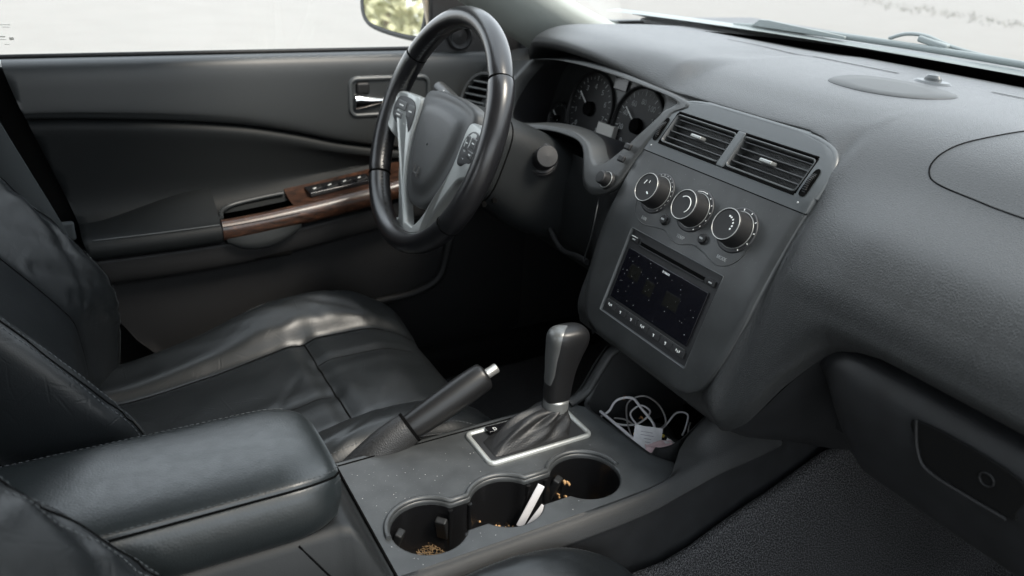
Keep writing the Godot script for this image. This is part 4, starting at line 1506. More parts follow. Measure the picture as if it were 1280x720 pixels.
func build_lower(t: Node3D) -> void:
	# knee panel on the driver's side and the dark side of the centre stack
	var rows := []
	for i in 25:
		var x := lerpf(-0.72, -0.150, i / 24.0)
		var k := smoothstep(-0.26, -0.15, x)
		var row := PackedVector3Array()
		for p in spline([Vector2(-0.215 + 0.02 * k, 0.615), Vector2(-0.200 + 0.03 * k, 0.58), Vector2(-0.195 + 0.04 * k, 0.53), Vector2(-0.205 + 0.03 * k, 0.47), Vector2(-0.235, 0.43), Vector2(-0.30, 0.40), Vector2(-0.42, 0.39)], 24):
			row.append(Vector3(x, p.y, p.x))
		rows.append(row)
	var st := fresh()
	grid(st, rows)
	var knee := obj("knee_panel", st, M.box_plastic, t)
	st = fresh()
	tube(st, spline([Vector3(-0.232, 0.600, -0.188), Vector3(-0.196, 0.600, -0.172), Vector3(-0.172, 0.575, -0.152), Vector3(-0.176, 0.54, -0.150), Vector3(-0.19, 0.50, -0.152)], 22), 0.0012, 6)
	obj("knee_seam", st, M.panel, knee)
	st = fresh()
	tube(st, spline([Vector3(-0.335, 0.497, -0.180), Vector3(-0.29, 0.475, -0.178), Vector3(-0.235, 0.485, -0.172), Vector3(-0.20, 0.49, -0.165)], 22), 0.0045, 8)
	obj("knee_lip", st, M.lower_plastic, knee)
	# the stack's closed sides
	for s in [-1.0, 1.0]:
		rows = []
		for i in 15:
			var y := lerpf(0.435, 0.68, i / 14.0)
			var xx := lerp_tab([[0.435, 0.09], [0.45, 0.11], [0.48, 0.131], [0.52, 0.140], [0.7, 0.146]], y)
			if s > 0 and y > 0.62:
				xx = 0.14
			rows.append(pv([Vector3(xx * s, y, fz(y) - 0.004), Vector3((xx + 0.004) * s, y, fz(y) - 0.012), Vector3((xx + 0.006) * s, y, fz(y) - 0.03), Vector3((xx + 0.004) * s, y - 0.01, fz(y) - 0.12), Vector3((xx + 0.004) * s, y - 0.02, -0.5)]))
		if s < 0:
			st = fresh()
			grid(st, rows)
			obj("stack_side", st, M.lower_plastic, t)
	# lower side of the stack on the passenger's side: from the pad's lower edge down to the carpet
	rows = []
	for i in 21:
		var u := i / 20.0
		var up: Vector3 = cr([Vector3(0.10, 0.424, -0.128), Vector3(0.150, 0.427, -0.124), Vector3(0.178, 0.449, -0.128), Vector3(0.212, 0.517, -0.144), Vector3(0.245, 0.568, -0.162), Vector3(0.262, 0.575, -0.2)], u * 5.0)
		var dn: Vector3 = cr([Vector3(0.085, 0.365, -0.20), Vector3(0.110, 0.358, -0.235), Vector3(0.125, 0.345, -0.285), Vector3(0.143, 0.318, -0.37), Vector3(0.19, 0.33, -0.42), Vector3(0.27, 0.40, -0.42)], u * 5.0)
		var row := PackedVector3Array()
		for k in 12:
			var v := k / 11.0
			row.append(up.lerp(dn, v) + Vector3(0.012, 0, 0.012) * sin(v * PI) * 0.5 + Vector3(0, 0, -0.004) * (1.0 - v))
		rows.append(row)
	st = fresh()
	grid(st, rows)
	obj("stack_side", st, M.console_side, t)
	# glove box: fixed surround and its lid
	rows = []
	for i in 33:
		var u := i / 32.0
		var x := lerpf(0.222, 0.72, u)
		var e := 1.0 - pow(1.0 - clampf((x - 0.222) / 0.075, 0.0, 1.0), 2.4)
		var yt := lerpf(0.545, 0.5775, pow(e, 0.5))
		var yb := lerpf(0.530, 0.432, e)
		var row := PackedVector3Array()
		for p in spline([Vector2(-0.175, 0.0), Vector2(-0.156, 0.01), Vector2(-0.148, 0.07), Vector2(-0.144, 0.2), Vector2(-0.150, 0.45), Vector2(-0.168, 0.72), Vector2(-0.188, 0.92), Vector2(-0.20, 0.99), Vector2(-0.22, 1.0)], 30):
			row.append(Vector3(x + 0.02 * p.y * (1.0 - e), lerpf(yt, yb, p.y), p.x - 0.018 * (1.0 - e)))
		rows.append(row)
	st = fresh()
	grid(st, rows)
	var lid := obj("glove_box_lid", st, M.console_side, t)
	st = fresh()
	rows = []
	for i in 21:
		var x := lerpf(0.215, 0.74, i / 20.0)
		rows.append(pv([Vector3(x, 0.585, -0.20), Vector3(x, 0.50, -0.225), Vector3(x, 0.435, -0.235), Vector3(x, 0.415, -0.26), Vector3(x, 0.42, -0.42)]))
	grid(st, rows)
	obj("glove_box_surround", st, M.black, t)
	# latch: hollow with a bright lower lip and a lock barrel
	var lf := Transform3D(Basis(Vector3.RIGHT, 0.14), Vector3(0.402, 0.536, -0.1445))
	st = fresh()
	plate(st, smooth2([Vector2(-0.048, 0.020), Vector2(0.046, 0.020), Vector2(0.050, -0.012), Vector2(0.044, -0.020), Vector2(-0.026, -0.020), Vector2(-0.040, -0.006)], 36), lf.translated_local(Vector3(0, 0, -0.001)), 0.0022, 0.0008)
	var latch := obj("latch_hollow", st, M.matte_black, lid)
	st = fresh()
	tube(st, spline([lf * Vector3(-0.0485, 0.021, 0.001), lf * Vector3(-0.041, -0.006, 0.003), lf * Vector3(-0.027, -0.021, 0.004), lf * Vector3(0.01, -0.022, 0.004), lf * Vector3(0.045, -0.021, 0.003)], 24), 0.0017, 8)
	obj("latch_lip", st, M.lower_plastic, lid)
	st = fresh()
	tube(st, ring_pts(lf.translated_local(Vector3(0.022, 0.004, 0.002)), 0.0062, 24), 0.0008, 6, true)
	obj("lock_ring", st, M.knob, lid)
	# floor: carpet over tunnel, footwell and toe board
	st = fresh()
	rows = []
	for i in 41:
		var z := lerpf(0.75, -0.92, i / 40.0)
		var rise := 0.32 * pow(smoothstep(-0.55, -0.95, z), 1.0)
		var hump := lerpf(0.225, 0.315, smoothstep(-0.05, -0.40, z))
		var row := PackedVector3Array()
		for p in spline([Vector2(-0.72, 0.04), Vector2(-0.45, 0.03), Vector2(-0.28, 0.04), Vector2(-0.20, 0.06), Vector2(-0.15, 0.12), Vector2(-0.08, 0.17), Vector2(0.06, 0.19), Vector2(0.118, hump - 0.02), Vector2(0.137, hump + 0.008), Vector2(0.165, hump - 0.03), Vector2(0.22, 0.10), Vector2(0.30, 0.045), Vector2(0.45, 0.03), Vector2(0.72, 0.04)], 60):
			row.append(Vector3(p.x, maxf(p.y, 0.03) + rise * (1.0 if absf(p.x) > 0.16 else 0.3) + 0.003 * sin(p.x * 60 + z * 35), z))
		rows.append(row)
	grid(st, rows)
	var c := obj("carpet", st, M.carpet)
	c.set_meta("kind", "structure")
	c.set_meta("label", "dark grey carpet over the tunnel and passenger footwell")
	c.set_meta("category", "carpet")

# ---------- steering column and wheel ----------
func wheel_frame() -> Transform3D:
	return Transform3D(Basis(Vector3.RIGHT, deg_to_rad(-20.2)), Vector3(-0.401, 0.650, -0.005))

func build_column() -> void:
	var t := thing("steering_column", "black steering column shroud with ignition knob and stalks behind the wheel", "steering column", Vector3(-0.40, 0.5, -0.16))
	var w := wheel_frame()
	# shroud: rounded tube that widens towards the dashboard
	var rows := []
	for q in [[-0.048, 0.058, 0.050, 0.0], [-0.052, 0.066, 0.056, 0.0], [-0.075, 0.070, 0.060, -0.002], [-0.105, 0.074, 0.064, -0.006], [-0.15, 0.078, 0.070, -0.014], [-0.20, 0.080, 0.072, -0.020], [-0.27, 0.078, 0.070, -0.02]]:
		var row := PackedVector3Array()
		for k in 48:
			var a := TAU * k / 48.0
			var e := 2.0 / 3.4
			var cx := signf(cos(a)) * pow(absf(cos(a)), e)
			var sy := signf(sin(a)) * pow(absf(sin(a)), e)
			row.append(w * Vector3(cx * q[1], sy * q[2] * (1.0 if sy > 0 else 1.25) + q[3], q[0]))
		rows.append(row)
	var st := fresh()
	grid(st, rows, 0, true)
	fan(st, rows[0], 1)
	var sh := obj("shroud", st, M.shroud, t)
	st = fresh()
	var ring := []
	for k in 48:
		var a := TAU * k / 48.0
		var e := 2.0 / 3.4
		var cx := signf(cos(a)) * pow(absf(cos(a)), e)
		var sy := signf(sin(a)) * pow(absf(sin(a)), e)
		ring.append(w * Vector3(cx * 0.0722, sy * 0.0622 * (1.0 if sy > 0 else 1.25) - 0.0045, -0.092))
	tube(st, ring, 0.0014, 6, true)
	obj("shroud_gap", st, M.gap, sh)
	# ignition knob on the right flank
	var kf := frame(Vector3(-0.333, 0.610, -0.156), Vector3(0.88, 0.42, 0.28))
	var up := Transform3D(Basis(Vector3.RIGHT, PI / 2), Vector3.ZERO)
	st = fresh()
	lathe(st, kf * up, [Vector2(0.026, -0.02), Vector2(0.026, 0.006), Vector2(0.0235, 0.009), Vector2(0.021, 0.007), Vector2(0.0, 0.007)], 32)
	obj("ignition_bezel", st, M.black, t)
	st = fresh()
	lathe(st, kf * up, [Vector2(0.0178, 0.0), Vector2(0.0172, 0.018), Vector2(0.0180, 0.020), Vector2(0.0176, 0.036), Vector2(0.0160, 0.0395), Vector2(0.0, 0.0405)], 32)
	obj("ignition_knob", st, M.knob, t)
	# stalks
	st = fresh()
	tube(st, spline([w * Vector3(-0.06, 0.015, -0.10), w * Vector3(-0.12, 0.04, -0.09), w * Vector3(-0.195, 0.055, -0.082)], 14), func(u): return lerpf(0.008, 0.0125, smoothstep(0.3, 0.75, u)), 16)
	var sk := obj("light_stalk", st, M.panel, t)
	for k in 3:
		st = fresh()
		box(st, w * Vector3(-0.135 - 0.014 * k, 0.046 + 0.004 * k, -0.0745), Vector3(0.006, 0.004, 0.001), 0.0003, w.basis)
		obj("stalk_mark", st, M.print, sk)
	# pad of dash below the gauges through which the column passes
	st = fresh()
	for q in [[0.055, -0.065, -0.10], [0.045, -0.075, -0.085]]:
		lathe(st, Transform3D(w.basis * Basis(Vector3.BACK, -PI / 2), w * Vector3(0.068, q[1], q[2])), [Vector2(0.0045, 0.0), Vector2(0.004, 0.003), Vector2(0.0, 0.003)], 14)
	obj("shroud_screw", st, M.gap, sh)

func build_wheel() -> void:
	var w := wheel_frame()
	var t := thing("steering_wheel", "black leather steering wheel with silver spokes and control buttons", "steering wheel")
	t.transform = w
	bases.erase(t)
	# rim in four leather sections with shut lines between
	var cuts := [deg_to_rad(37), deg_to_rad(147), deg_to_rad(218), deg_to_rad(322), deg_to_rad(397)]
	for k in 4:
		var rows := []
		var n := 34
		for i in n + 1:
			var a := lerpf(cuts[k] + 0.006, cuts[k + 1] - 0.006, i / float(n))
			var c := Vector3(cos(a), sin(a), 0)
			var pinch := 1.0 - 0.05 * (1.0 if i == 0 or i == n else 0.0)
			var thick := 0.0158 + (0.0018 if k % 2 == 1 else 0.0)
			# thumb rests swell a little at ten and two
			thick += 0.0018 * exp(-pow((fposmod(a, TAU) - deg_to_rad(28)) / 0.16, 2)) + 0.0018 * exp(-pow((a - deg_to_rad(152)) / 0.16, 2))
			var row := PackedVector3Array()
			for j in 26:
				var b := TAU * j / 26.0
				row.append(c * (0.1725 + cos(b) * thick * pinch) + Vector3(0, 0, sin(b) * 0.0182 * pinch))
			rows.append(row)
		var st := fresh()
		grid(st, rows, 0, true)
		fan(st, rows[0], 1)
		fan(st, rows[n], 2)
		var rim := obj("rim", st, M.wheel_leather, t)
		# stitched seam along the inner side
		var i0 := lerpf(cuts[k] + 0.02, cuts[k + 1] - 0.02, 0.0)
		var i1: float = cuts[k + 1] - 0.02
		st = fresh()
		var cnt := int((i1 - i0) * 0.157 / 0.0065)
		for i in cnt:
			var a := lerpf(i0, i1, (i + 0.5) / cnt)
			var c := Vector3(cos(a), sin(a), 0)
			var tn := Vector3(-sin(a), cos(a), 0)
			var th := 0.0158 + (0.0018 if k % 2 == 1 else 0.0)
			var p := c * (0.1725 - th * 0.985) + Vector3(0, 0, 0.003)
			tube(st, [p - tn * 0.0012 + Vector3(0, 0, -0.003), p - c * 0.0006, p + tn * 0.0012 + Vector3(0, 0, 0.003)], 0.0005, 4)
		var s := obj("stitching", st, M.thread, rim)
		s.set_meta("kind", "stuff")
	for k in 4:
		var a: float = cuts[k]
		var c := Vector3(cos(a), sin(a), 0)
		var rp := []
		for j in 26:
			var b := TAU * j / 26.0
			rp.append(c * (0.1725 + cos(b) * 0.0158) + Vector3(0, 0, sin(b) * 0.0172))
		var st := fresh()
		tube(st, rp, 0.0016, 6, true)
		obj("rim_joint", st, M.gap, t)
	# hub: back shell
	var st := fresh()
	var outl := smooth2([Vector2(0.0, 0.060), Vector2(0.06, 0.056), Vector2(0.088, 0.045), Vector2(0.092, 0.01), Vector2(0.080, -0.035), Vector2(0.058, -0.085), Vector2(0.030, -0.112), Vector2(0.0, -0.118), Vector2(-0.030, -0.112), Vector2(-0.058, -0.085), Vector2(-0.080, -0.035), Vector2(-0.092, 0.01), Vector2(-0.088, 0.045), Vector2(-0.06, 0.056)], 72)
	var rows := []
	for q in [[0.024, -0.052], [0.010, -0.048], [0.004, -0.036], [0.003, -0.014], [0.006, -0.012]]:
		var row := PackedVector3Array()
		for p in inset(outl, q[0]):
			row.append(Vector3(p.x, p.y, q[1]))
		rows.append(row)
	grid(st, rows, 0, true)
	fan(st, rows[0], 1)
	obj("hub_shell", st, M.black, t)
	# airbag cover: domed pad with a broad raised centre
	st = fresh()
	rows = []
	for q in [[0.0, -0.034], [0.0, -0.018], [0.0012, -0.0135], [0.004, -0.0115]]:
		var row := PackedVector3Array()
		for p in inset(outl, q[0]):
			row.append(Vector3(p.x, p.y, q[1] + 0.004 * (1.0 - pow(p.x / 0.1, 2))))
		rows.append(row)
	var edge := inset(outl, 0.004)
	for u in [0.93, 0.86, 0.80, 0.74, 0.66, 0.55, 0.4, 0.2, 0.02]:
		var row := PackedVector3Array()
		for p in edge:
			var c := Vector2(0, -0.022)
			var v: Vector2 = c + (p - c) * u
			var bump := 0.0085 * (1.0 - smoothstep(0.64, 0.86, u + 0.10 * smoothstep(0.0, 0.06, absf(v.x) - 0.045)))
			var vert := 0.004 * smoothstep(0.03, 0.055, v.y)
			row.append(Vector3(v.x, v.y, -0.0115 + 0.004 * (1.0 - pow(v.x / 0.1, 2)) + bump * 0.8 + 0.004 * (1.0 - u * u) - vert))
		rows.append(row)
	grid(st, rows, 0, true)
	var ab := obj("airbag_cover", st, M.airbag, t)
	# worn emblem low on the cover
	for q in [[-0.010, -0.066, 0.0022, 0.016], [0.004, -0.066, 0.0022, 0.016], [-0.003, -0.069, 0.012, 0.002]]:
		st = fresh()
		rbox(st, Transform3D(Basis.IDENTITY, Vector3(q[0], q[1], 0.0055)), Vector3(q[2], q[3], 0.0022), 0.0007)
		obj("emblem", st, M.airbag, ab)
	# silver spokes: arm outwards, then a long leg down to the bottom of the rim
	for s in [-1.0, 1.0]:
		var poly := smooth2([Vector2(0.086 * s, 0.030), Vector2(0.115 * s, 0.036), Vector2(0.150 * s, 0.032), Vector2(0.162 * s, 0.016), Vector2(0.163 * s, -0.010), Vector2(0.158 * s, -0.026), Vector2(0.140 * s, -0.036), Vector2(0.110 * s, -0.046), Vector2(0.092 * s, -0.072), Vector2(0.068 * s, -0.112), Vector2(0.044 * s, -0.150), Vector2(0.036 * s, -0.163), Vector2(0.008 * s, -0.166), Vector2(0.010 * s, -0.150), Vector2(0.024 * s, -0.135), Vector2(0.044 * s, -0.108), Vector2(0.066 * s, -0.068), Vector2(0.080 * s, -0.030)], 90)
		st = fresh()
		plate(st, poly, Transform3D(Basis.IDENTITY, Vector3(0, 0, -0.020)), 0.015, 0.0035, func(p): return Vector3(0, 0, -0.006 * smoothstep(0.08, 0.14, -p.y) + 0.012 * smoothstep(0.10, 0.165, absf(p.x))))
		var sp := obj("spoke", st, M.silver, t)
		# button pod: dark frame, four keys with marks
		st = fresh()
		var pod := smooth2([Vector2(0.094 * s, 0.016), Vector2(0.112 * s, 0.027), Vector2(0.140 * s, 0.026), Vector2(0.150 * s, 0.014), Vector2(0.148 * s, -0.008), Vector2(0.126 * s, -0.020), Vector2(0.096 * s, -0.026), Vector2(0.089 * s, -0.010)], 36)
		plate(st, pod, Transform3D(Basis.IDENTITY, Vector3(0, 0, -0.0058)), 0.0022, 0.0008, func(p): return Vector3(0, 0, 0.012 * smoothstep(0.10, 0.165, absf(p.x))))
		var pd := obj("button_pod", st, M.black, sp)
		for q in [[0.104, 0.008, 0.019, 0.022], [0.131, 0.012, 0.026, 0.015], [0.132, -0.004, 0.024, 0.011], [0.107, -0.014, 0.022, 0.013]]:
			st = fresh()
			var z := -0.0040 + 0.012 * smoothstep(0.10, 0.165, q[0])
			rbox(st, Transform3D(Basis(Vector3.UP, -0.2 * s), Vector3(q[0] * s, q[1], z)), Vector3(q[2], q[3], 0.004), 0.0016)
			obj("control_button", st, M.panel, pd)
			st = fresh()
			rbox(st, Transform3D(Basis(Vector3.UP, -0.2 * s), Vector3(q[0] * s, q[1], z + 0.0022)), Vector3(q[2] * 0.42, 0.0018, 0.0005), 0.0002, 1)
			obj("button_mark", st, M.print, pd)
	st = fresh()
	plate(st, smooth2([Vector2(-0.040, -0.150), Vector2(0.040, -0.150), Vector2(0.050, -0.166), Vector2(0.0, -0.172), Vector2(-0.050, -0.166)], 40), Transform3D(Basis.IDENTITY, Vector3(0, 0, -0.020)), 0.009, 0.002)
	obj("spoke_foot", st, M.silver, t)

# ---------- centre console ----------
func ctop(z: float) -> float:
	return 0.3228 - 0.012 * z

func cup_outline(grow: float, per := 14) -> PackedVector2Array:   # in (x, z)
	var r := 0.0435 + grow
	var hw := 0.0235 + grow
	var cx := 0.047
	var cz := [0.193, 0.094, -0.016]
	var a := asin(hw / r)
	var out := PackedVector2Array()
	# rear cup: round the back, from the front left to the front right (z grows to the rear)
	for k in per * 2 + 1:
		var th := lerpf(-PI / 2 - a, -PI / 2 - a - (TAU - 2 * a), k / float(per * 2))
		out.append(Vector2(cx + cos(th) * r, cz[0] + sin(th) * r))
	for k in per + 1:
		var th := lerpf(PI / 2 - a, -PI / 2 + a, k / float(per))
		out.append(Vector2(cx + cos(th) * r, cz[1] + sin(th) * r))
	for k in per * 2 + 1:
		var th := lerpf(PI / 2 - a, PI / 2 - a - (TAU - 2 * a), k / float(per * 2))
		out.append(Vector2(cx + cos(th) * r, cz[2] + sin(th) * r))
	for k in per + 1:
		var th := lerpf(-PI / 2 - a, -PI / 2 - a - (PI - 2 * a), k / float(per))
		out.append(Vector2(cx + cos(th) * r, cz[1] + sin(th) * r))
	return out

func build_console() -> void:
	var t := thing("centre_console", "grey plastic centre console with three cup holders and open front tray", "console", Vector3(0.0, 0.2, 0.1))
	# flat top with the cup opening
	var outer := PackedVector2Array()
	for z in [0.2525, 0.20, 0.15, 0.10, 0.05, 0.0, -0.05, -0.095]:
		outer.append(Vector2(-0.108 + 0.004 * z, z))
	for q in [Vector2(-0.09, -0.095), Vector2(-0.082, -0.103), Vector2(-0.06, -0.105), Vector2(0.0, -0.112), Vector2(0.045, -0.117), Vector2(0.055, -0.122), Vector2(0.066, -0.128), Vector2(0.0735, -0.134)]:
		outer.append(q)
	for z in [-0.12, -0.10, -0.05, 0.0, 0.05, 0.10, 0.15, 0.20, 0.2525]:
		outer.append(Vector2(0.1035, z))
	var hole := cup_outline(0.0025)
	# two sheets, left and right of the cups, that meet on the cups' middle line
	var st := fresh()
	for side in [-1.0, 1.0]:
		var poly := PackedVector2Array()
		var mid := 0.047
		var hs := []
		for p in hole:
			if (p.x - mid) * side > 1e-5:
				hs.append(p)
		# the hole's points on this side, from the front to the rear, kept in outline order
		var back_z := 0.193 + 0.0435 + 0.0025
		var front_z := -0.016 - 0.0435 - 0.0025
		var first := 0
		for i in hole.size():
			if (hole[i].x - mid) * side > 1e-5 and (hole[posmod(i - 1, hole.size())].x - mid) * side <= 1e-5:
				first = i
		var run := []
		for k in hole.size():
			var p := hole[(first + k) % hole.size()]
			if (p.x - mid) * side > 1e-5:
				run.append(p)
			else:
				break
		if run[0].y > run[-1].y:
			run.reverse()
		for p in outer:
			if side < 0 and p.x < mid:
				poly.append(p)
		if side < 0:
			poly.append(Vector2(mid, -0.1178))
			poly.append(Vector2(mid, front_z))
			for p in run:
				poly.append(p)
			poly.append(Vector2(mid, back_z))
			poly.append(Vector2(mid, 0.2525))
		else:
			poly.append(Vector2(mid, front_z))
			poly.append(Vector2(mid, -0.1178))
			for p in outer:
				if p.x > mid:
					poly.append(p)
			poly.append(Vector2(mid, 0.2525))
			poly.append(Vector2(mid, back_z))
			run.reverse()
			for p in run:
				poly.append(p)
		var ix := Geometry2D.triangulate_polygon(poly)
		st.set_smooth_group(7)
		for i in range(0, ix.size(), 3):
			var v := []
			for k in 3:
				var p := poly[ix[i + k]]
				v.append(Vector3(p.x, ctop(p.y), p.y))
			var up: bool = (v[1] - v[0]).cross(v[2] - v[0]).y < 0
			tri(st, v[0], v[1] if up else v[2], v[2] if up else v[1])
	var rows := []
	for q in [[0.0025, 0.0], [0.0012, -0.0004], [0.0003, -0.0016], [0.0, -0.004], [0.0, -0.012]]:
		var row := PackedVector3Array()
		for p in cup_outline(q[0]):
			row.append(Vector3(p.x, ctop(p.y) + q[1], p.y))
		rows.append(row)
	grid(st, rows, 0, true)
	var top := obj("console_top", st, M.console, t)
	# raised lip along the driver's side of the cups
	st = fresh()
	var lip := cup_outline(0.0042)
	var path := []
	for i in lip.size():
		var p := lip[i]
		if p.x < 0.047:
			path.append(p)
	path.sort_custom(func(a, b): return a.y > b.y)
	# keep the outline's own order: walk it from the rear cup to the front cup
	var walk := []
	var start := 0
	for i in lip.size():
		if lip[i].x < 0.047 and lip[posmod(i - 1, lip.size())].x >= 0.047 and lip[i].y < 0.0:
			start = i
	for k in lip.size():
		var p := lip[(start + k) % lip.size()]
		if p.x < 0.050:
			walk.append(Vector3(p.x, ctop(p.y) + 0.0012, p.y))
		elif walk.size() > 10:
			break
	tube(st, walk, 0.0034, 8)
	obj("cup_lip", st, M.console, top)
	# wells
	rows = []
	for q in [[0.0, -0.006], [-0.0006, -0.02], [-0.003, -0.068], [-0.006, -0.0735], [-0.012, -0.075]]:
		var row := PackedVector3Array()
		for p in cup_outline(q[0]):
			row.append(Vector3(p.x, ctop(p.y) + q[1], p.y))
		rows.append(row)
	st = fresh()
	grid(st, rows, 0, true)
	var bot := cup_outline(-0.012)
	var bi := Geometry2D.triangulate_polygon(bot)
	for i in range(0, bi.size(), 3):
		var v := []
		for k in 3:
			var p := bot[bi[i + k]]
			v.append(Vector3(p.x, ctop(p.y) - 0.075, p.y))
		tri(st, v[0], v[1], v[2])
	var well := obj("cup_well", st, M.well, t)
	# steps between the cups
	for z in [0.1435, 0.039]:
		for s in [-1.0, 1.0]:
			st = fresh()
			tube(st, [Vector3(0.047 + 0.023 * s, ctop(z) - 0.008, z - 0.0125), Vector3(0.047 + 0.023 * s, ctop(z) - 0.074, z - 0.0125)], 0.003, 8)
			tube(st, [Vector3(0.047 + 0.023 * s, ctop(z) - 0.008, z + 0.0125), Vector3(0.047 + 0.023 * s, ctop(z) - 0.074, z + 0.0125)], 0.003, 8)
			obj("well_rib", st, M.well, well)
	# spring tabs
	for q in [[0.193, 2.35], [0.193, -2.32], [-0.016, 2.55], [-0.016, -0.55]]:
		var dir := Vector3(cos(q[1]), 0, sin(q[1]))
		st = fresh()
		var f := frame(Vector3(0.047, ctop(q[0]) - 0.034, q[0]) + dir * 0.039, -dir)
		rbox(st, Transform3D(f.basis * Basis(Vector3.RIGHT, 0.28), f.origin), Vector3(0.014, 0.032, 0.009), 0.002)
		obj("cup_tab", st, M.console_grain, well)

	# right flank: rounded edge, grained band, crease, then the smooth lower side
	var e_top := [[-0.30, 0.385], [-0.24, 0.373], [-0.178, 0.360], [-0.111, 0.3375], [-0.06, 0.3265], [0.0, 0.323], [0.26, 0.3198]]
	var e_in := [[-0.30, 0.412], [-0.20, 0.398], [-0.18, 0.391], [-0.16, 0.376], [-0.14, 0.355], [-0.118, 0.336], [-0.095, 0.3270], [-0.07, 0.3245], [0.0, 0.3229], [0.26, 0.3198]]
	var band := []
	var low := []
	for i in 45:
		var z := lerpf(0.2525, -0.262, i / 44.0)
		var y := lerp_tab(e_top, z)
		var flare := smoothstep(-0.10, -0.24, z)
		var x := 0.1035 + 0.003 * flare
		var c := Vector3(0.1235 + 0.006 * flare, y - 0.0215 - 0.008 * flare, z + 0.0)
		var fl := smoothstep(-0.095, -0.145, z)
		var yi := lerp_tab(e_in, z)
		band.append(pv([Vector3(x - 0.027 * fl, yi, z), Vector3(x - 0.020 * fl, yi + 0.001 * fl, z), Vector3(x - 0.008 * fl, lerpf(yi, y, 0.4), z), Vector3(x + 0.004, y - 0.0008, z), Vector3(x + 0.009, y - 0.0045, z), Vector3(x + 0.0135, y - 0.0105, z), Vector3(c.x - 0.001, c.y + 0.003, z), c, Vector3(c.x - 0.001, c.y - 0.0012, z), Vector3(c.x - 0.003, c.y - 0.0015, z)]))
		low.append(pv([Vector3(c.x - 0.003, c.y - 0.001, z), Vector3(0.1215, y - 0.05, z), Vector3(0.1235, y - 0.11, z), Vector3(0.130, 0.16, z)]))
	st = fresh()
	grid(st, band)
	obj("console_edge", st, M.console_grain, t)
	for i in 12:
		var z := lerpf(-0.262, -0.42, (i + 1) / 12.0)
		low.append(pv([Vector3(0.120, 0.355 - 0.3 * (-0.262 - z), z), Vector3(0.122, 0.31, z), Vector3(0.126, 0.25, z), Vector3(0.132, 0.16, z)]))
	for i in 14:
		var z := lerpf(0.2525, 0.62, (i + 1) / 14.0)
		low.insert(0, pv([Vector3(0.118, 0.30, z), Vector3(0.119, 0.26, z), Vector3(0.121, 0.21, z), Vector3(0.128, 0.16, z)]))
	st = fresh()
	grid(st, low)
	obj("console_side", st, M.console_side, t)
	# left flank
	var lf := []
	for i in 34:
		var z := lerpf(0.2525, -0.30, i / 33.0)
		var y := ctop(z) + 0.075 * smoothstep(-0.095, -0.155, z)
		var x := -0.108 + 0.004 * z
		lf.append(pv([Vector3(x, y, z), Vector3(x - 0.003, y - 0.0008, z), Vector3(x - 0.0055, y - 0.004, z), Vector3(x - 0.0065, y - 0.012, z), Vector3(x - 0.008, 0.2, z), Vector3(x - 0.01, 0.12, z)]))
	st = fresh()
	grid(st, lf)
	obj("console_flank", st, M.console_grain, t)
	st = fresh()
	tube(st, [Vector3(-0.101, ctop(0.25) + 0.0004, 0.2525), Vector3(-0.1015, ctop(0.1) + 0.0004, 0.10), Vector3(-0.1015, ctop(-0.09) + 0.0004, -0.085)], 0.0009, 6)
	obj("flank_gap", st, M.gap, t)

	# open tray under the dashboard: rear rim, walls, floor, left cheek
	st = fresh()
	rows = []
	var rimc := [Vector2(-0.098, -0.30), Vector2(-0.098, -0.16), Vector2(-0.094, -0.118), Vector2(-0.082, -0.106), Vector2(-0.06, -0.106), Vector2(0.0, -0.113), Vector2(0.045, -0.118), Vector2(0.062, -0.127), Vector2(0.073, -0.145), Vector2(0.078, -0.19), Vector2(0.080, -0.30)]
	var line := spline(rimc, 60)
	for q in [[-0.004, 0.0], [0.0, 0.0005], [0.0025, -0.0012], [0.0035, -0.005], [0.006, -0.05], [0.010, -0.056], [0.016, -0.058]]:
		var row := PackedVector3Array()
		for p in line:
			var c := Vector2(-0.01, -0.24)
			var d: Vector2 = (c - p).normalized() * q[0]
			var lift: float = 0.075 * smoothstep(-0.105, -0.158, p.y) if p.x < -0.05 else lerp_tab(e_in, p.y) - ctop(p.y) if p.x > 0.05 else 0.0
			var deep: float = q[1] if q[1] > -0.02 else ctop(p.y) + q[1] - (ctop(p.y) + lift)
			row.append(Vector3(p.x + d.x, ctop(p.y) + lift + deep, p.y + d.y))
		rows.append(row)
	grid(st, rows)
	var tray := obj("tray_wall", st, M.console_grain, t)
	st = fresh()
	box(st, Vector3(-0.01, 0.263, -0.21), Vector3(0.18, 0.006, 0.22), 0.002)
	obj("tray_floor", st, M.gap, t)
	st = fresh()
	box(st, Vector3(-0.01, 0.33, -0.315), Vector3(0.20, 0.16, 0.006), 0.002)
	obj("tray_back", st, M.black, t)
	st = fresh()
	tube(st, spline([Vector3(-0.0985, ctop(-0.09) + 0.001, -0.085), Vector3(-0.0985, 0.338, -0.112), Vector3(-0.0985, 0.372, -0.134), Vector3(-0.0985, 0.396, -0.155), Vector3(-0.098, 0.40, -0.20), Vector3(-0.097, 0.40, -0.30)], 26), 0.0085, 10, false, 0.8)
	obj("tray_cheek", st, M.console_grain, t)

	# gear gate: silver surround and sunk plate
	st = fresh()
	rows = []
	var gate := rrect(0.074, 0.153, 0.009)
	for q in [[-0.0015, 0.0], [-0.0012, 0.0030], [0.0004, 0.0044], [0.0040, 0.0040], [0.0058, 0.0020], [0.0066, -0.004]]:
		var row := PackedVector3Array()
		for p in inset(gate, q[0]):
			var z := p.y + 0.005
			row.append(Vector3(p.x - 0.0565, ctop(z) + q[1], z))
		rows.append(row)
	grid(st, rows, 0, true)
	obj("gate_surround", st, M.silver, t)
	st = fresh()
	var ip := inset(gate, 0.0062)
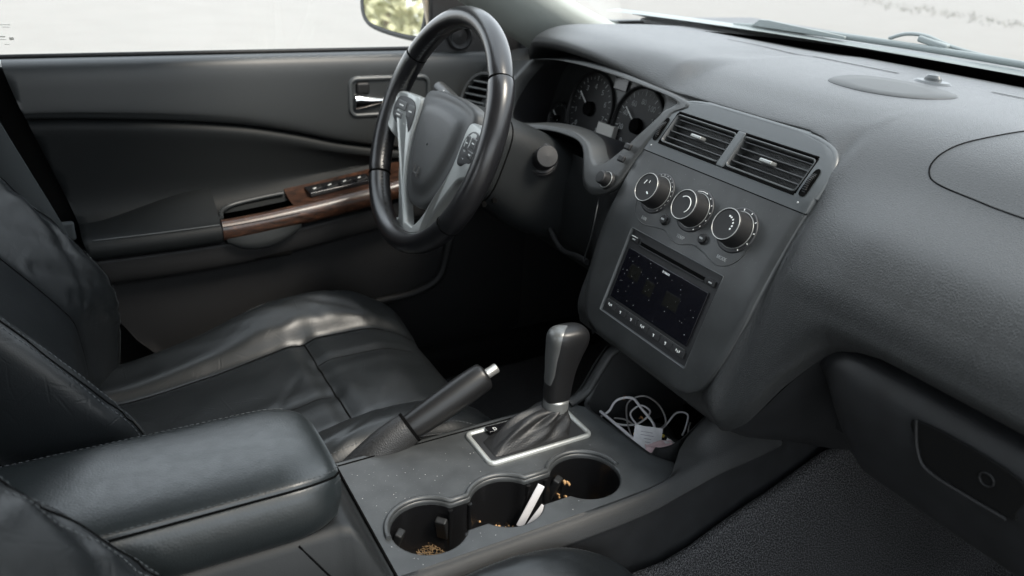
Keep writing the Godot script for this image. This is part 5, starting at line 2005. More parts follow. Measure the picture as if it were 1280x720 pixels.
	plate(st, ip, Transform3D(Basis(Vector3(1, 0, 0), Vector3(0, 0.012, -1), Vector3(0, 1, 0.012)), Vector3(-0.0565, ctop(0.005) - 0.0005 + 0.0012, 0.005)), 0.0012, 0.0003)
	obj("gate_plate", st, M.black, t)
	st = fresh()
	box(st, Vector3(-0.0825, ctop(0) + 0.0046, 0.004), Vector3(0.0135, 0.005, 0.100), 0.0008)
	var strip := obj("gear_strip", st, M.gloss, t)
	for k in 4:
		words("gear_letter", ["D", "N", "R", "P"][k], 0.0062, Transform3D(Basis(Vector3.UP, PI / 2) * Basis(Vector3.RIGHT, -PI / 2), Vector3(-0.0795, ctop(0) + 0.0073, 0.044 - 0.022 * k)), M.print, strip)
	# box under the arm rest
	st = fresh()
	rows = []
	for i in 31:
		var u := pow(i / 30.0, 1.6)
		var z := lerpf(0.2545, 0.66, u)
		var w := smoothstep(0.0, 0.13, u)
		var y := lerpf(ctop(0.25), 0.384, smoothstep(0.0, 0.10, u))
		rows.append(pv([Vector3(-0.108, 0.12, z), Vector3(-0.104, y - 0.02, z), Vector3(-0.099, y - 0.004, z), Vector3(-0.09, y, z), Vector3(0.0, y, z), Vector3(lerpf(0.098, 0.070, w), y, z), Vector3(lerpf(0.103, 0.077, w), y - 0.002, z), Vector3(lerpf(0.108, 0.083, w), y - 0.010, z), Vector3(lerpf(0.113, 0.094, w), y - 0.05, z), Vector3(lerpf(0.118, 0.110, w), 0.26, z), Vector3(0.120, 0.12, z)]))
	grid(st, rows)
	st.set_smooth_group(3)
	for k in rows[0].size() - 1:
		quad(st, rows[0][k], rows[0][k + 1], Vector3(rows[0][k + 1].x, 0.12, 0.2545), Vector3(rows[0][k].x, 0.12, 0.2545))
	var bx := obj("storage_box", st, M.box_plastic, t)
	st = fresh()
	tube(st, [Vector3(0.081, 0.378, 0.345), Vector3(0.094, 0.334, 0.316), Vector3(0.110, 0.27, 0.275)], 0.0012, 6)
	obj("box_gap", st, M.gap, bx)
	st = fresh()
	tube(st, [Vector3(-0.106, 0.322, 0.2535), Vector3(0.108, 0.3205, 0.2535)], 0.0016, 6)
	obj("cross_gap", st, M.gap, bx)

	# arm rest lid
	var lid := thing("armrest_lid", "padded black leather armrest lid with stitched seam on the centre console", "armrest", Vector3(0, 0.39, 0.45))
	st = fresh()
	rows = []
	for i in 41:
		var u := i / 40.0
		var z := lerpf(0.2935, 0.640, u)
		var e := 1.0 - pow(1.0 - clampf(u / 0.19, 0, 1), 2.6)
		var e2 := 1.0 - pow(clampf((u - 0.86) / 0.14, 0, 1), 2.6)
		var k := minf(pow(e, 0.55), pow(maxf(e2, 0.0), 0.5))
		var cx := -0.004
		var row := PackedVector3Array()
		var sec := [Vector2(-0.070, 0.372), Vector2(-0.082, 0.376), Vector2(-0.088, 0.392), Vector2(-0.088, 0.415), Vector2(-0.084, 0.430), Vector2(-0.074, 0.4405), Vector2(-0.045, 0.4465), Vector2(0.0, 0.4500), Vector2(0.04, 0.4505), Vector2(0.062, 0.4480), Vector2(0.0715, 0.4440), Vector2(0.0745, 0.4395), Vector2(0.0765, 0.4385), Vector2(0.082, 0.430), Vector2(0.0865, 0.412), Vector2(0.084, 0.394), Vector2(0.078, 0.384), Vector2(0.066, 0.380), Vector2(0.0, 0.378)]
		for p in spline(sec, 64, true):
			var kk := lerpf(0.66, 1.0, k)
			row.append(Vector3(cx + (p.x - cx) * kk, 0.410 + (p.y - 0.410) * lerpf(0.55, 1.0, k), z))
		rows.append(row)
	grid(st, rows, 0, true)
	fan(st, rows[0], 0)
	fan(st, rows[40], 0)
	var pad := obj("padding", st, M.lid_leather, lid)
	# seams: two rows of stitches on either side of a groove that runs round the front corner
	for off in [0.0, 0.0062, -0.0062]:
		st = fresh()
		var pts := []
		for i in range(0, 40):
			var r: PackedVector3Array = rows[i]
			var j := 37   # the groove's place in the section
			var step: Vector3 = (r[j + 2] - r[j - 2]).normalized()
			pts.append(r[j] + step * off)
		if off == 0.0:
			tube(st, pts, 0.0013, 6)
			obj("seam_groove", st, M.gap, pad)
		else:
			stitches(st, pts, 0.0058, 0.0032, 0.00062)
			var s := obj("stitching", st, M.thread, pad)
			s.set_meta("kind", "stuff")
	# fine stitch along the driver's side
	st = fresh()
	var lp := []
	for i in range(3, 39):
		var r: PackedVector3Array = rows[i]
		lp.append(r[16] + Vector3(-0.0004, 0.0004, 0))
	stitches(st, lp, 0.0058, 0.0034, 0.0006)
	var ls := obj("stitching", st, M.thread, pad)
	ls.set_meta("kind", "stuff")

func area_of(p: PackedVector2Array) -> float:
	var a := 0.0
	for i in p.size():
		a += p[i].cross(p[(i + 1) % p.size()])
	return a

# short threads laid along a path
func stitches(st: SurfaceTool, path: Array, pitch: float, length: float, r: float) -> void:
	var acc := 0.0
	var next := 0.0
	for i in path.size() - 1:
		var a: Vector3 = path[i]
		var b: Vector3 = path[i + 1]
		var d := a.distance_to(b)
		while next < acc + d:
			var u := (next - acc) / d
			var p := a.lerp(b, u)
			var t := (b - a).normalized()
			tube(st, [p - t * length * 0.5, p, p + t * length * 0.5], r, 5)
			next += pitch
		acc += d

# ---------- gear lever and hand brake ----------
func build_levers() -> void:
	var t := thing("gear_lever", "black gear lever with silver cap and gathered leather boot", "gear lever", Vector3(-0.055, 0.325, 0.0))
	# boot: from the collar down to the gate, gathered in folds
	var rows := []
	for i in 19:
		var v := i / 18.0
		var row := PackedVector3Array()
		for k in 72:
			var a := TAU * k / 72.0
			var c := Vector3(-0.055, 0.362, -0.031)
			var top := Vector3(cos(a) * 0.0165, 0, sin(a) * 0.0175)
			var gx := clampf(cos(a) * 1.35, -1, 1) * 0.0195
			var gz := clampf(sin(a) * 1.35, -1, 1) * 0.0560
			var foot := Vector3(-0.0495 + gx, ctop(0.0) + 0.0018, 0.012 + gz)
			var e := pow(v, 1.12)
			var p := (c + top).lerp(foot, e)
			p.y = lerpf(c.y, foot.y, pow(v, 1.02)) + 0.012 * sin(v * PI) * maxf(0.0, sin(a)) * 0.9 - 0.004 * sin(v * PI) * maxf(0.0, -sin(a))
			var fold := sin(a * 7.0 + v * 2.2 + 0.8 * sin(a * 3.0)) * 0.0036 + sin(a * 12.0 - v * 5.0) * 0.0016
			fold *= sin(clampf(v * 1.08, 0, 1) * PI)
			fold -= 0.007 * exp(-pow((a - 0.75) / 0.34, 2)) * sin(v * PI)
			fold += 0.006 * exp(-pow((a - 1.05) / 0.20, 2)) * sin(v * PI)
			p += Vector3(cos(a), 0.35, sin(a)).normalized() * fold
			row.append(p)
		rows.append(row)
	var st := fresh()
	grid(st, rows, 0, true)
	obj("boot", st, M.boot, t)
	st = fresh()
	lathe(st, Transform3D(Basis(Vector3.RIGHT, -0.05), Vector3(-0.055, 0.356, -0.032)), [Vector2(0.0155, 0.0), Vector2(0.0172, 0.001), Vector2(0.0172, 0.0155), Vector2(0.0160, 0.0175), Vector2(0.0140, 0.018)], 32)
	obj("collar", st, M.dark_silver, t)
	# knob
	var sec := [[0.370, 0.0135, 0.0165, -0.033], [0.376, 0.0145, 0.0180, -0.033], [0.395, 0.0150, 0.0190, -0.034], [0.415, 0.0160, 0.0205, -0.036], [0.435, 0.0178, 0.0245, -0.039], [0.450, 0.0190, 0.0280, -0.0425], [0.460, 0.0192, 0.0288, -0.043], [0.468, 0.0180, 0.0270, -0.0425], [0.4735, 0.0145, 0.0220, -0.0415], [0.4765, 0.0085, 0.0140, -0.041], [0.4775, 0.0005, 0.0010, -0.041]]
	var prof := []
	for q in sec:
		prof.append(Vector4(q[0], q[1], q[2], q[3]))
	var fine := spline(prof, 44)
	rows = []
	for q in fine:
		var row := PackedVector3Array()
		for k in 48:
			var a := TAU * k / 48.0
			var e := 2.0 / 2.5
			row.append(Vector3(-0.055 + signf(cos(a)) * pow(absf(cos(a)), e) * q.y, q.x, q.w + signf(sin(a)) * pow(absf(sin(a)), e) * q.z))
		rows.append(row)
	st = fresh()
	grid(st, rows, 0, true)
	obj("knob", st, M.wheel_leather_w, t)
	# silver cap: rear face and top of the knob
	rows = []
	for i in range(9, 44):
		var q: Vector4 = fine[i]
		var u := (i - 9) / 34.0
		var spread := lerpf(0.86, 1.25, u) * lerpf(0.75, 1.0, smoothstep(0.0, 0.12, u))
		var row := PackedVector3Array()
		for k in 17:
			var w := lerpf(-1.0, 1.0, k / 16.0)
			var a := PI / 2 + 0.10 + w * spread
			var e := 2.0 / 2.5
			var lift := 0.0011 * (1.0 - pow(absf(w), 6.0)) - 0.0004
			if i == 9: lift = -0.0004
			row.append(Vector3(-0.055 + signf(cos(a)) * pow(absf(cos(a)), e) * (q.y + lift), q.x + lift * smoothstep(0.6, 1.0, u), q.w + signf(sin(a)) * pow(absf(sin(a)), e) * (q.z + lift)))
		rows.append(row)
	st = fresh()
	grid(st, rows)
	obj("silver_cap", st, M.cap_silver, t)

	var h := thing("hand_brake", "black hand brake lever with chrome button beside the driver seat", "hand brake", Vector3(-0.118, 0.25, 0.2))
	st = fresh()
	var grip := spline([Vector3(-0.117, 0.338, 0.150), Vector3(-0.117, 0.352, 0.120), Vector3(-0.117, 0.372, 0.080), Vector3(-0.117, 0.386, 0.052), Vector3(-0.117, 0.392, 0.040)], 24)
	tube(st, grip, func(u): return 0.0155 + 0.0035 * sin(u * PI * 0.9) - 0.006 * pow(smoothstep(0.86, 1.0, u), 2.0), 20, false, 1.12)
	obj("grip", st, M.wheel_leather_w, h)
	st = fresh()
	tube(st, spline([Vector3(-0.120, 0.245, 0.250), Vector3(-0.119, 0.285, 0.212), Vector3(-0.118, 0.318, 0.178), Vector3(-0.117, 0.339, 0.148)], 16), func(u): return lerpf(0.030, 0.0185, u), 20, false, 1.25)
	obj("boot", st, M.boot, h)
	st = fresh()
	tube(st, [Vector3(-0.117, 0.3375, 0.151), Vector3(-0.117, 0.3395, 0.1475)], 0.0192, 20, false, 1.25)
	obj("joint", st, M.gap, h)
	st = fresh()
	tube(st, [Vector3(-0.117, 0.391, 0.042), Vector3(-0.117, 0.3985, 0.0255), Vector3(-0.117, 0.399, 0.0245)], func(u): return 0.0068 if u < 0.8 else 0.0058, 18)
	obj("release_button", st, M.ring, h)

# ---------- seats ----------
# soft folds in the leather: polylines with a depth, in (across, along) of the seat
var cushion_creases := [
	[0.0045, 0.013, Vector2(-0.137, 0.185), Vector2(0.137, 0.185)],
	[0.0030, 0.011, Vector2(-0.137, 0.52), Vector2(-0.137, -0.01)],
	[0.0030, 0.011, Vector2(0.137, 0.52), Vector2(0.137, -0.01)],
	[0.0030, 0.011, Vector2(0.035, 0.50), Vector2(0.040, 0.185)],
	[0.0028, 0.011, Vector2(-0.05, 0.185), Vector2(-0.052, 0.03)],
	[-0.0045, 0.055, Vector2(0.045, 0.085), Vector2(0.085, 0.10)],
	[0.0016, 0.006, Vector2(-0.235, 0.30), Vector2(-0.205, 0.18), Vector2(-0.175, 0.10), Vector2(-0.15, 0.06)],
	[0.0014, 0.005, Vector2(-0.225, 0.24), Vector2(-0.18, 0.16), Vector2(-0.145, 0.13)],
	[0.0012, 0.005, Vector2(-0.23, 0.12), Vector2(-0.20, 0.07), Vector2(-0.16, 0.03)],
	[0.0012, 0.004, Vector2(-0.21, 0.36), Vector2(-0.18, 0.25), Vector2(-0.16, 0.20)],
	[0.0010, 0.005, Vector2(0.02, 0.03), Vector2(0.05, 0.09), Vector2(0.10, 0.12)],
	[0.0010, 0.006, Vector2(-0.03, 0.22), Vector2(0.03, 0.27), Vector2(0.10, 0.25)],
	[0.0012, 0.005, Vector2(0.235, 0.28), Vector2(0.20, 0.20), Vector2(0.16, 0.15)]]
var back_creases := [
	[0.0030, 0.006, Vector2(-0.24, 0.54), Vector2(-0.205, 0.47), Vector2(-0.20, 0.41), Vector2(-0.215, 0.35)],
	[0.0026, 0.005, Vector2(-0.175, 0.55), Vector2(-0.20, 0.49), Vector2(-0.235, 0.44)],
	[0.0024, 0.005, Vector2(-0.16, 0.49), Vector2(-0.195, 0.43), Vector2(-0.235, 0.385)],
	[0.0024, 0.005, Vector2(-0.165, 0.43), Vector2(-0.19, 0.375), Vector2(-0.23, 0.345)],
	[0.0022, 0.004, Vector2(-0.17, 0.38), Vector2(-0.20, 0.335), Vector2(-0.235, 0.31)],
	[0.0018, 0.004, Vector2(-0.225, 0.50), Vector2(-0.20, 0.45), Vector2(-0.17, 0.40)],
	[0.0022, 0.006, Vector2(-0.15, 0.62), Vector2(-0.20, 0.57), Vector2(-0.24, 0.55)],
	[0.0016, 0.005, Vector2(0.20, 0.62), Vector2(0.235, 0.52), Vector2(0.24, 0.45)],
	[0.0014, 0.004, Vector2(0.16, 0.52), Vector2(0.19, 0.46), Vector2(0.235, 0.43)]]

func crease_depth(list: Array, p: Vector2) -> float:
	var o := 0.0
	for c in list:
		var best := 9.0
		for k in range(2, c.size() - 1):
			var q := Geometry2D.get_closest_point_to_segment(p, c[k], c[k + 1])
			best = minf(best, q.distance_to(p))
		if best < c[1] * 4.0:
			o += c[0] * exp(-pow(best / c[1], 2.0)) - 0.35 * c[0] * exp(-pow((best - c[1] * 2.0) / c[1], 2.0))
	return o

func seat_cushion(n: FastNoiseLite, xc: float) -> Array:
	var hb := [[-0.035, 0.20], [-0.022, 0.245], [0.0, 0.278], [0.03, 0.298], [0.08, 0.322], [0.14, 0.330], [0.22, 0.322], [0.34, 0.282], [0.46, 0.255], [0.54, 0.25]]
	var hc := [[-0.035, 0.19], [-0.022, 0.225], [0.0, 0.252], [0.03, 0.270], [0.08, 0.284], [0.14, 0.283], [0.2, 0.275], [0.34, 0.248], [0.46, 0.232], [0.54, 0.23]]
	var rows := []
	for i in 80:
		var z := lerpf(0.52, -0.035, i / 79.0)
		var b := lerp_tab(hb, z)
		var c := lerp_tab(hc, z)
		var k := 1.0 - 0.10 * pow(smoothstep(0.06, -0.035, z), 2.0)
		var s := [Vector2(0.215, 0.10), Vector2(0.238, 0.14), Vector2(0.246, b - 0.085), Vector2(0.247, b - 0.045), Vector2(0.238, b - 0.016), Vector2(0.215, b), Vector2(0.185, b - 0.005), Vector2(0.155, lerpf(c, b, 0.55)), Vector2(0.136, lerpf(c, b, 0.12) - 0.001), Vector2(0.122, c + 0.002), Vector2(0.06, c + 0.003), Vector2(0.0, c + 0.002)]
		var full := []
		for p in s:
			full.append(Vector2(p.x * k, p.y))
		for j in range(s.size() - 2, -1, -1):
			full.append(Vector2(-s[j].x * k, s[j].y))
		var row := PackedVector3Array()
		for p in spline(full, 110):
			var w := n.get_noise_3d(p.x * 700 + xc * 700, p.y * 700, z * 500)
			var soft := n.get_noise_3d(p.x * 260 + 90 + xc * 400, 5, z * 260)
			var amp := 0.0003 * smoothstep(0.10, 0.2, absf(p.x)) + 0.0001
			var cz := crease_depth(cushion_creases, Vector2(p.x, z))
			row.append(Vector3(xc + p.x, p.y - cz - amp * pow(1.0 - absf(w), 6.0) * 1.1 + soft * 0.0009, z))
		rows.append(row)
	return rows

func seat_back(n: FastNoiseLite, xc: float) -> Array:
	var curve := [Vector2(0.20, 0.470), Vector2(0.30, 0.453), Vector2(0.36, 0.450), Vector2(0.41, 0.460), Vector2(0.469, 0.496), Vector2(0.52, 0.532), Vector2(0.564, 0.564), Vector2(0.64, 0.617), Vector2(0.72, 0.672), Vector2(0.80, 0.726), Vector2(0.86, 0.765), Vector2(0.89, 0.79)]
	var rows := []
	for i in 90:
		var t := 11.0 * i / 89.0
		var o: Vector2 = cr(curve, t)
		var tg: Vector2 = (cr(curve, minf(t + 0.2, 11.0)) - cr(curve, maxf(t - 0.2, 0.0))).normalized()
		var nn := Vector2(tg.y, -tg.x)     # towards the front and up
		if nn.y > 0:
			nn = -nn
		var u := i / 89.0
		var wing := 1.0 - 0.5 * smoothstep(0.75, 1.0, u) - 0.2 * smoothstep(0.18, 0.0, u)
		var close := 1.0 - 0.8 * pow(smoothstep(0.90, 1.0, u), 2.0)
		var s := [Vector2(0.0, -0.135), Vector2(0.15, -0.134), Vector2(0.215, -0.125), Vector2(0.240, -0.10), Vector2(0.249, -0.06), Vector2(0.2505, -0.022), Vector2(0.246, -0.006), Vector2(0.236, 0.0), Vector2(0.215, -0.003), Vector2(0.185, -0.020 * wing - 0.008), Vector2(0.155, -0.045 * wing - 0.006), Vector2(0.137, -0.053 * wing - 0.006), Vector2(0.115, -0.052 * wing - 0.006), Vector2(0.06, -0.055 * wing - 0.006), Vector2(0.0, -0.056 * wing - 0.006)]
		var full := []
		for p in s:
			full.append(p)
		for j in range(s.size() - 2, 0, -1):
			full.append(Vector2(-s[j].x, s[j].y))
		var row := PackedVector3Array()
		for p in spline(full, 120, true):
			var w := n.get_noise_3d(p.x * 700 + xc * 500, o.x * 450, p.y * 700)
			var amp := 0.0003 * smoothstep(0.10, 0.19, absf(p.x)) + 0.0001
			var d: float = p.y * lerpf(1.0, close, 1.0) - (amp * pow(1.0 - absf(w), 6.0) if p.y > -0.08 else 0.0)
			if p.y > -0.08:
				d -= crease_depth(back_creases, Vector2(p.x, o.x))
			row.append(Vector3(xc + p.x * (0.9 + 0.1 * close), o.x + nn.x * d, o.y + nn.y * d))
		rows.append(row)
	return rows

func pick_path(rows: Array, j: int, i0: int, i1: int, off := Vector3.ZERO) -> Array:
	var o := []
	for i in range(i0, i1):
		o.append(rows[i][j] + off)
	return o

func make_seat(called: String, label: String, xc: float, sd: int) -> void:
	var n := FastNoiseLite.new()
	n.seed = sd
	n.frequency = 0.022
	n.fractal_octaves = 3
	var t := thing(called, label, "car seat", Vector3(xc, 0.05, 0.25), "front seats of the car")
	var rows := seat_cushion(n, xc)
	var st := fresh()
	grid(st, rows)
	var cu := obj("cushion", st, M.leather, t)
	# seams: along both bolsters, across the middle
	# 23 section points over 110 samples: index of point p is p * 109 / 22
	var ja := int(8.4 * 109 / 22)
	var jb := 109 - ja
	for j in [ja, jb]:
		st = fresh()
		tube(st, pick_path(rows, j, 0, 76), 0.0013, 6)
		obj("cushion_seam", st, M.gap, cu)
	for q in [[0.037, 0, 48], [-0.051, 48, 72]]:
		st = fresh()
		var jm := int(round((11.0 - q[0] / 0.0605) * 109 / 22.0))
		tube(st, pick_path(rows, jm, q[1], q[2]), 0.0009, 6)
		obj("panel_seam", st, M.gap, cu)
	for iz in [48]:
		st = fresh()
		var p := []
		for j in range(ja, jb + 1):
			p.append(rows[iz][j] + Vector3(0, 0.0002, 0))
		tube(st, p, 0.0013 if iz == 48 else 0.001, 6)
		obj("cross_seam", st, M.gap, cu)
	for q in [[4, 0], [5, 0]]:
		for s in [0, 1]:
			st = fresh()
			var j: int = int(q[0] * 109 / 22.0)
			if s == 1:
				j = 109 - j
			if q[0] == 4:
				tube(st, pick_path(rows, j, 0, 78), 0.0014, 6)
				obj("piping", st, M.leather, cu)
			else:
				j += -2 if s == 0 else 2
				stitches(st, pick_path(rows, j, 0, 78), 0.006, 0.0034, 0.0006)
				var th := obj("stitching", st, M.thread, cu)
				th.set_meta("kind", "stuff")
	st = fresh()
	box(st, Vector3(xc, 0.12, 0.26), Vector3(0.42, 0.10, 0.46), 0.02)
	obj("seat_base", st, M.black, t)
	st = fresh()
	for s in [-1.0, 1.0]:
		box(st, Vector3(xc + 0.17 * s, 0.055, 0.26), Vector3(0.03, 0.03, 0.56), 0.006)
	obj("seat_rail", st, M.dark_silver, t)
	var br := seat_back(n, xc)
	st = fresh()
	grid(st, br, 0, true)
	fan(st, br[89], 0)
	var bk := obj("backrest", st, M.leather, t)
	for q in [[6.6, 0], [7.4, 1], [11.2, 2]]:
		for s in [0, 1]:
			var jj: int = int(round(q[0] * 120 / 28.0))
			if s == 1:
				jj = 120 - jj
			st = fresh()
			if q[1] == 2:
				tube(st, pick_path(br, jj, 2, 84), 0.0013, 6)
				obj("back_seam", st, M.gap, bk)
			else:
				stitches(st, pick_path(br, jj, 2, 84), 0.0062, 0.0036, 0.0007)
				var th := obj("stitching", st, M.thread, bk)
				th.set_meta("kind", "stuff")
	for s in [0, 1]:
		var jj := int(round(7.0 * 120 / 28.0))
		if s == 1:
			jj = 120 - jj
		st = fresh()
		tube(st, pick_path(br, jj, 2, 84), 0.0012, 6)
		obj("ridge_seam", st, M.gap, bk)
	st = fresh()
	rbox(st, Transform3D(Basis(Vector3.RIGHT, 0.5), Vector3(xc, 0.97, 0.86)), Vector3(0.26, 0.17, 0.09), 0.04, 3)
	obj("headrest", st, M.leather, t)

func build_seats() -> void:
	make_seat("driver_seat", "creased black leather driver seat beside the hand brake, below the door armrest", -0.372, 4)
	make_seat("passenger_seat", "black leather passenger seat cut off by the near edge of the picture", 0.362, 9)

# ---------- loose things ----------
func crumple(c: Vector3, w: float, h: float, b: Basis, amp: float, sd: int) -> SurfaceTool:
	var n := FastNoiseLite.new()
	n.seed = sd
	n.frequency = 1.0
	var st := fresh()
	for side in [1.0, -1.0]:
		var rows := []
		for i in 13:
			var row := PackedVector3Array()
			for j in 13:
				var u := i / 12.0 - 0.5
				var v := j / 12.0 - 0.5
				row.append(c + b * Vector3(u * w, n.get_noise_2d(u * 2.4, v * 2.4) * amp + 0.00018 * side, v * h))
			rows.append(row)
		grid(st, rows, int(side) + 1)
	return st

func build_small() -> void:
	# things in the open tray
	var st := fresh()
	tube(st, spline([Vector3(-0.083, 0.300, -0.133), Vector3(-0.088, 0.302, -0.150), Vector3(-0.094, 0.312, -0.166), Vector3(-0.080, 0.320, -0.182), Vector3(-0.060, 0.312, -0.186), Vector3(-0.035, 0.300, -0.190), Vector3(-0.020, 0.293, -0.178), Vector3(-0.010, 0.286, -0.160), Vector3(-0.020, 0.279, -0.150)], 46), 0.0019, 8)
	tag(obj("white_cable", st, M.white_cable), "thick white cable looped in the open console tray", "cable", "cables in the console tray")
	st = fresh()
	tube(st, spline([Vector3(-0.078, 0.298, -0.143), Vector3(-0.060, 0.297, -0.146), Vector3(-0.045, 0.300, -0.168), Vector3(-0.052, 0.308, -0.196), Vector3(-0.068, 0.312, -0.190), Vector3(-0.062, 0.306, -0.168), Vector3(-0.035, 0.297, -0.172), Vector3(-0.022, 0.300, -0.195), Vector3(-0.030, 0.312, -0.225), Vector3(-0.020, 0.312, -0.238), Vector3(-0.004, 0.304, -0.222), Vector3(0.002, 0.298, -0.212)], 60), 0.0013, 8)
	tag(obj("grey_cable", st, M.white_cable), "thin pale cable coiled across the tray towards its right wall", "cable", "cables in the console tray")
	st = fresh()
	tube(st, spline([Vector3(-0.045, 0.284, -0.165), Vector3(-0.018, 0.297, -0.180), Vector3(-0.003, 0.299, -0.187)], 16), 0.0022, 8)
	var ym := obj("plug_cable", st, M.yellow)
	tag(ym, "short cable with yellow sleeve and dark plug in the tray", "cable", "cables in the console tray")
	st = fresh()
	tube(st, [Vector3(-0.004, 0.299, -0.187), Vector3(0.020, 0.299, -0.195), Vector3(0.024, 0.299, -0.196)], 0.0038, 10)
	obj("plug", st, M.knob, ym)
	st = fresh()
	tube(st, spline([Vector3(0.024, 0.299, -0.196), Vector3(0.020, 0.302, -0.205), Vector3(0.008, 0.312, -0.216), Vector3(0.0, 0.314, -0.226)], 12), 0.0011, 6)
	obj("plug_lead", st, M.grey_cable, ym)
	st = fresh()
	tube(st, spline([Vector3(-0.030, 0.290, -0.150), Vector3(-0.055, 0.302, -0.158), Vector3(-0.082, 0.312, -0.178), Vector3(-0.074, 0.322, -0.200), Vector3(-0.045, 0.320, -0.206), Vector3(-0.018, 0.308, -0.196), Vector3(-0.028, 0.298, -0.170), Vector3(-0.060, 0.300, -0.160), Vector3(-0.075, 0.297, -0.150)], 60), 0.0013, 8)
	tag(obj("grey_cable", st, M.grey_cable), "thin darker grey cable looped over the white one in the tray", "cable", "cables in the console tray")
	st = fresh()
	box(st, Vector3(-0.047, 0.3045, -0.1355), Vector3(0.085, 0.004, 0.0045), 0.0018, Basis(Vector3.UP, 0.03))
	tag(obj("white_strip", st, M.white_cable), "straight white plastic strip along the rear rim of the tray", "strip")
	st = fresh()
	tube(st, spline([Vector3(-0.07, 0.275, -0.20), Vector3(-0.03, 0.284, -0.215), Vector3(0.01, 0.282, -0.19), Vector3(0.03, 0.276, -0.20)], 20), 0.006, 8)
	tag(obj("black_lead", st, M.rubber), "thick black lead lying under the pale cables in the tray", "cable")
	st = crumple(Vector3(0.002, 0.311, -0.149), 0.038, 0.036, Basis(Vector3.UP, 0.85) * Basis(Vector3.RIGHT, 0.5), 0.002, 3)
	var pa := obj("paper_slip", st, M.paper)
	tag(pa, "square white paper slip with faint print in the tray", "paper", "papers in the tray")
	for k in 4:
		st = fresh()
		var b := Basis(Vector3.UP, 0.85) * Basis(Vector3.RIGHT, 0.5)
		box(st, Vector3(0.002, 0.311, -0.149) + b * Vector3(-0.002 + 0.001 * k, 0.0021, -0.008 + 0.005 * k), Vector3([0.016, 0.018, 0.010, 0.007][k], 0.0003, 0.0007), 0.0001, b)
		obj("print_line", st, M.ink, pa)
	st = crumple(Vector3(0.024, 0.310, -0.152), 0.026, 0.036, Basis(Vector3.UP, -0.5) * Basis(Vector3.RIGHT, 0.2), 0.004, 5)
	tag(obj("pink_slip", st, M.pink_paper), "folded pink paper slip between the two white papers in the tray", "paper", "papers in the tray")
	st = crumple(Vector3(0.040, 0.308, -0.162), 0.040, 0.034, Basis(Vector3.UP, 0.3) * Basis(Vector3.RIGHT, 0.25), 0.011, 8)
	tag(obj("crumpled_paper", st, M.paper), "crumpled white paper at the right corner of the tray", "paper", "papers in the tray")
	var r := RandomNumberGenerator.new()
	r.seed = 21
	for q in [[-0.092, 0.315, -0.178], [-0.052, 0.300, -0.183]]:
		st = lump(Vector3(q[0], q[1], q[2]), Vector3(0.007, 0.004, 0.005), r)
		tag(obj("orange_scrap", st, M.leaf), ["orange brown scrap at the far left end of the tray", "orange brown scrap under the cable loops in the tray"][0 if q[0] < -0.08 else 1], "scrap", "orange scraps in the tray")
	# sticks and crumbs in the cup holders
	st = fresh()
	between(st, Vector3(0.033, 0.316, 0.038), Vector3(0.037, 0.266, 0.068), 0.0092, 0.0030, 0.001, Vector3(0.8, 0.35, 0.45))
	var pk := obj("wrapper_stick", st, M.paper)
	tag(pk, "long white paper wrapper standing in the middle cup holder", "wrapper", "wrappers in the cup holder")
	st = fresh()
	between(st, Vector3(0.043, 0.292, 0.038), Vector3(0.046, 0.270, 0.060), 0.008, 0.003, 0.001, Vector3(0.8, 0.35, 0.45))
	tag(obj("wrapper_stick", st, M.paper), "short white wrapper end beside the long wrapper in the cup holder", "wrapper", "wrappers in the cup holder")
	var heap := fresh()
	for k in 260:
		var a := r.randf() * TAU
		var d := sqrt(r.randf())
		var p := Vector3(0.010 + cos(a) * d * 0.026, 0.2505 + 0.010 * (1.0 - d) * r.randf(), 0.176 + sin(a) * d * 0.018)
		var u := Vector3(r.randfn(), r.randfn() * 0.4, r.randfn()).normalized()
		tube(heap, [p - u * 0.003, p + Vector3(0, 0.0006, 0), p + u * r.randf_range(0.001, 0.004)], 0.0005, 4)
	var to := obj("tobacco", heap, M.tobacco)
	to.set_meta("kind", "stuff")
	tag(to, "loose brown tobacco shreds on the floor of the rear cup holder", "tobacco")
	var cr_st := fresh()
	for q in [[-0.003, 0.251, 0.117, 24, 0.008], [-0.004, 0.251, 0.066, 34, 0.014], [-0.004, 0.251, 0.084, 22, 0.012], [0.010, 0.251, 0.066, 20, 0.009], [0.012, 0.251, 0.03, 22, 0.012], [0.02, 0.2505, 0.12, 20, 0.02], [0.03, 0.2505, -0.01, 24, 0.014]]:
		for k in q[3]:
			lump_into(cr_st, Vector3(q[0] + r.randfn() * q[4] * 0.6, q[1] + r.randf() * 0.002, q[2] + r.randfn() * q[4]), Vector3.ONE * r.randf_range(0.0007, 0.0030), r)
	var cb := obj("crumbs", cr_st, M.crumb)
	cb.set_meta("kind", "stuff")
	tag(cb, "brown crumbs scattered in the middle cup holder", "crumbs")
	var spots := [[0.012, 0.292, -0.012, 0.009, "curled orange leaf scrap at the top of the front cup divider"], [0.021, 0.278, 0.000, 0.009, "orange scrap just below the curled one in the front cup"], [0.010, 0.276, 0.016, 0.005, "orange crumb beside the top of the long white wrapper"], [-0.002, 0.262, 0.108, 0.008, "pale brown scrap at the wall between rear and middle cups"]]
	for q in spots:
		st = lump(Vector3(q[0], q[1], q[2]), Vector3(q[3], q[3] * 0.8, q[3] * 0.55), r)
		tag(obj("orange_scrap", st, M.crumb), q[4], "scrap", "orange scraps in the cup holders")
	# flecks of dust and ash on the console
	var fl := fresh()
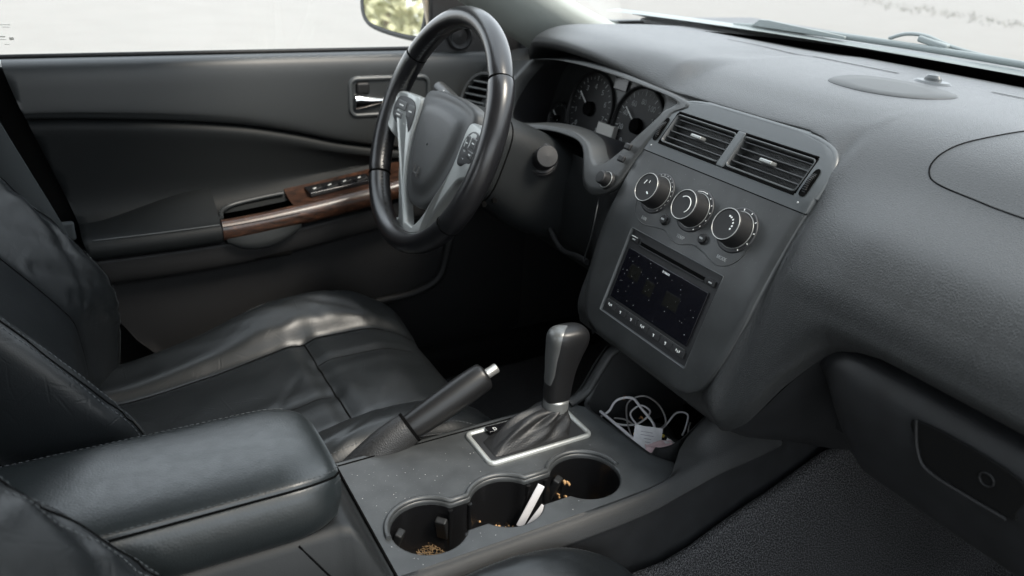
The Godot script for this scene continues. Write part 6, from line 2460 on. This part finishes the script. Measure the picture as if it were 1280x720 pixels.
	for k in 150:
		var z := r.randf_range(-0.09, 0.245)
		var x := r.randf_range(-0.10, 0.100)
		if Vector2(x - 0.047, z - 0.193).length() < 0.05 or Vector2(x - 0.047, z - 0.094).length() < 0.05 or Vector2(x - 0.047, z + 0.016).length() < 0.05 or absf(x - 0.047) < 0.034 and z < 0.23:
			continue
		if absf(x + 0.0565) < 0.04 and absf(z - 0.005) < 0.08:
			continue
		lump_into(fl, Vector3(x, ctop(z) + 0.0003, z), Vector3(1, 0.4, 1) * r.randf_range(0.0003, 0.0009), r)
	var fo := obj("dust_flecks", fl, M.dust_fleck)
	fo.set_meta("kind", "stuff")
	tag(fo, "pale flecks of dust and ash on the console top", "dust")
	# floor mat in the passenger footwell, and a metal clip under the dashboard
	st = fresh()
	var mt := thing("floor_mat", "black rubber floor mat at the lower right corner of the picture", "floor mat", Vector3(0.45, 0.05, -0.4))
	rbox(st, Transform3D(Basis(Vector3.UP, 0.12), Vector3(0.50, 0.052, -0.42)), Vector3(0.34, 0.012, 0.52), 0.005)
	obj("sheet", st, M.mat_rubber, mt)
	st = fresh()
	var rim := []
	for p in rrect(0.335, 0.515, 0.05):
		rim.append(Vector3(0.50, 0.059, -0.42) + Basis(Vector3.UP, 0.12) * Vector3(p.x, 0, p.y))
	tube(st, rim, 0.006, 8, true)
	obj("edge_bead", st, M.rubber, mt)
	st = fresh()
	tube(st, spline([Vector3(0.165, 0.322, -0.40), Vector3(0.178, 0.320, -0.394), Vector3(0.188, 0.326, -0.400)], 10), 0.004, 8)
	tag(obj("metal_clip", st, M.dark_silver), "small bright metal clip under the dashboard above the carpet", "clip")
	# brake pedal deep in the driver's footwell
	var pe := thing("brake_pedal", "dark brake pedal in the shadow of the driver footwell", "pedal", Vector3(-0.26, 0.15, -0.42))
	st = fresh()
	rbox(st, Transform3D(Basis(Vector3.RIGHT, -0.6), Vector3(-0.27, 0.20, -0.40)), Vector3(0.09, 0.05, 0.012), 0.005)
	obj("pad", st, M.rubber, pe)
	st = fresh()
	tube(st, spline([Vector3(-0.27, 0.20, -0.41), Vector3(-0.27, 0.28, -0.46), Vector3(-0.27, 0.44, -0.48)], 12), 0.008, 8)
	obj("arm", st, M.black, pe)

func lump(c: Vector3, s: Vector3, r: RandomNumberGenerator) -> SurfaceTool:
	var st := fresh()
	for k in 5:
		lump_into(st, c + Vector3(r.randfn() * s.x, r.randfn() * s.y * 0.5, r.randfn() * s.z) * 0.5, s * r.randf_range(0.3, 0.6), r)
	return st

func lump_into(st: SurfaceTool, c: Vector3, s: Vector3, r: RandomNumberGenerator) -> void:
	var b := Basis.from_euler(Vector3(r.randf() * 6, r.randf() * 6, r.randf() * 6))
	var v := []
	for d in [Vector3.RIGHT, Vector3.LEFT, Vector3.UP, Vector3.DOWN, Vector3.BACK, Vector3.FORWARD]:
		v.append(c + (b * (d * r.randf_range(0.6, 1.2))) * s)
	st.set_smooth_group(0)
	for q in [[0, 2, 4], [2, 1, 4], [1, 3, 4], [3, 0, 4], [2, 0, 5], [1, 2, 5], [3, 1, 5], [0, 3, 5]]:
		tri(st, v[q[0]], v[q[2]], v[q[1]])
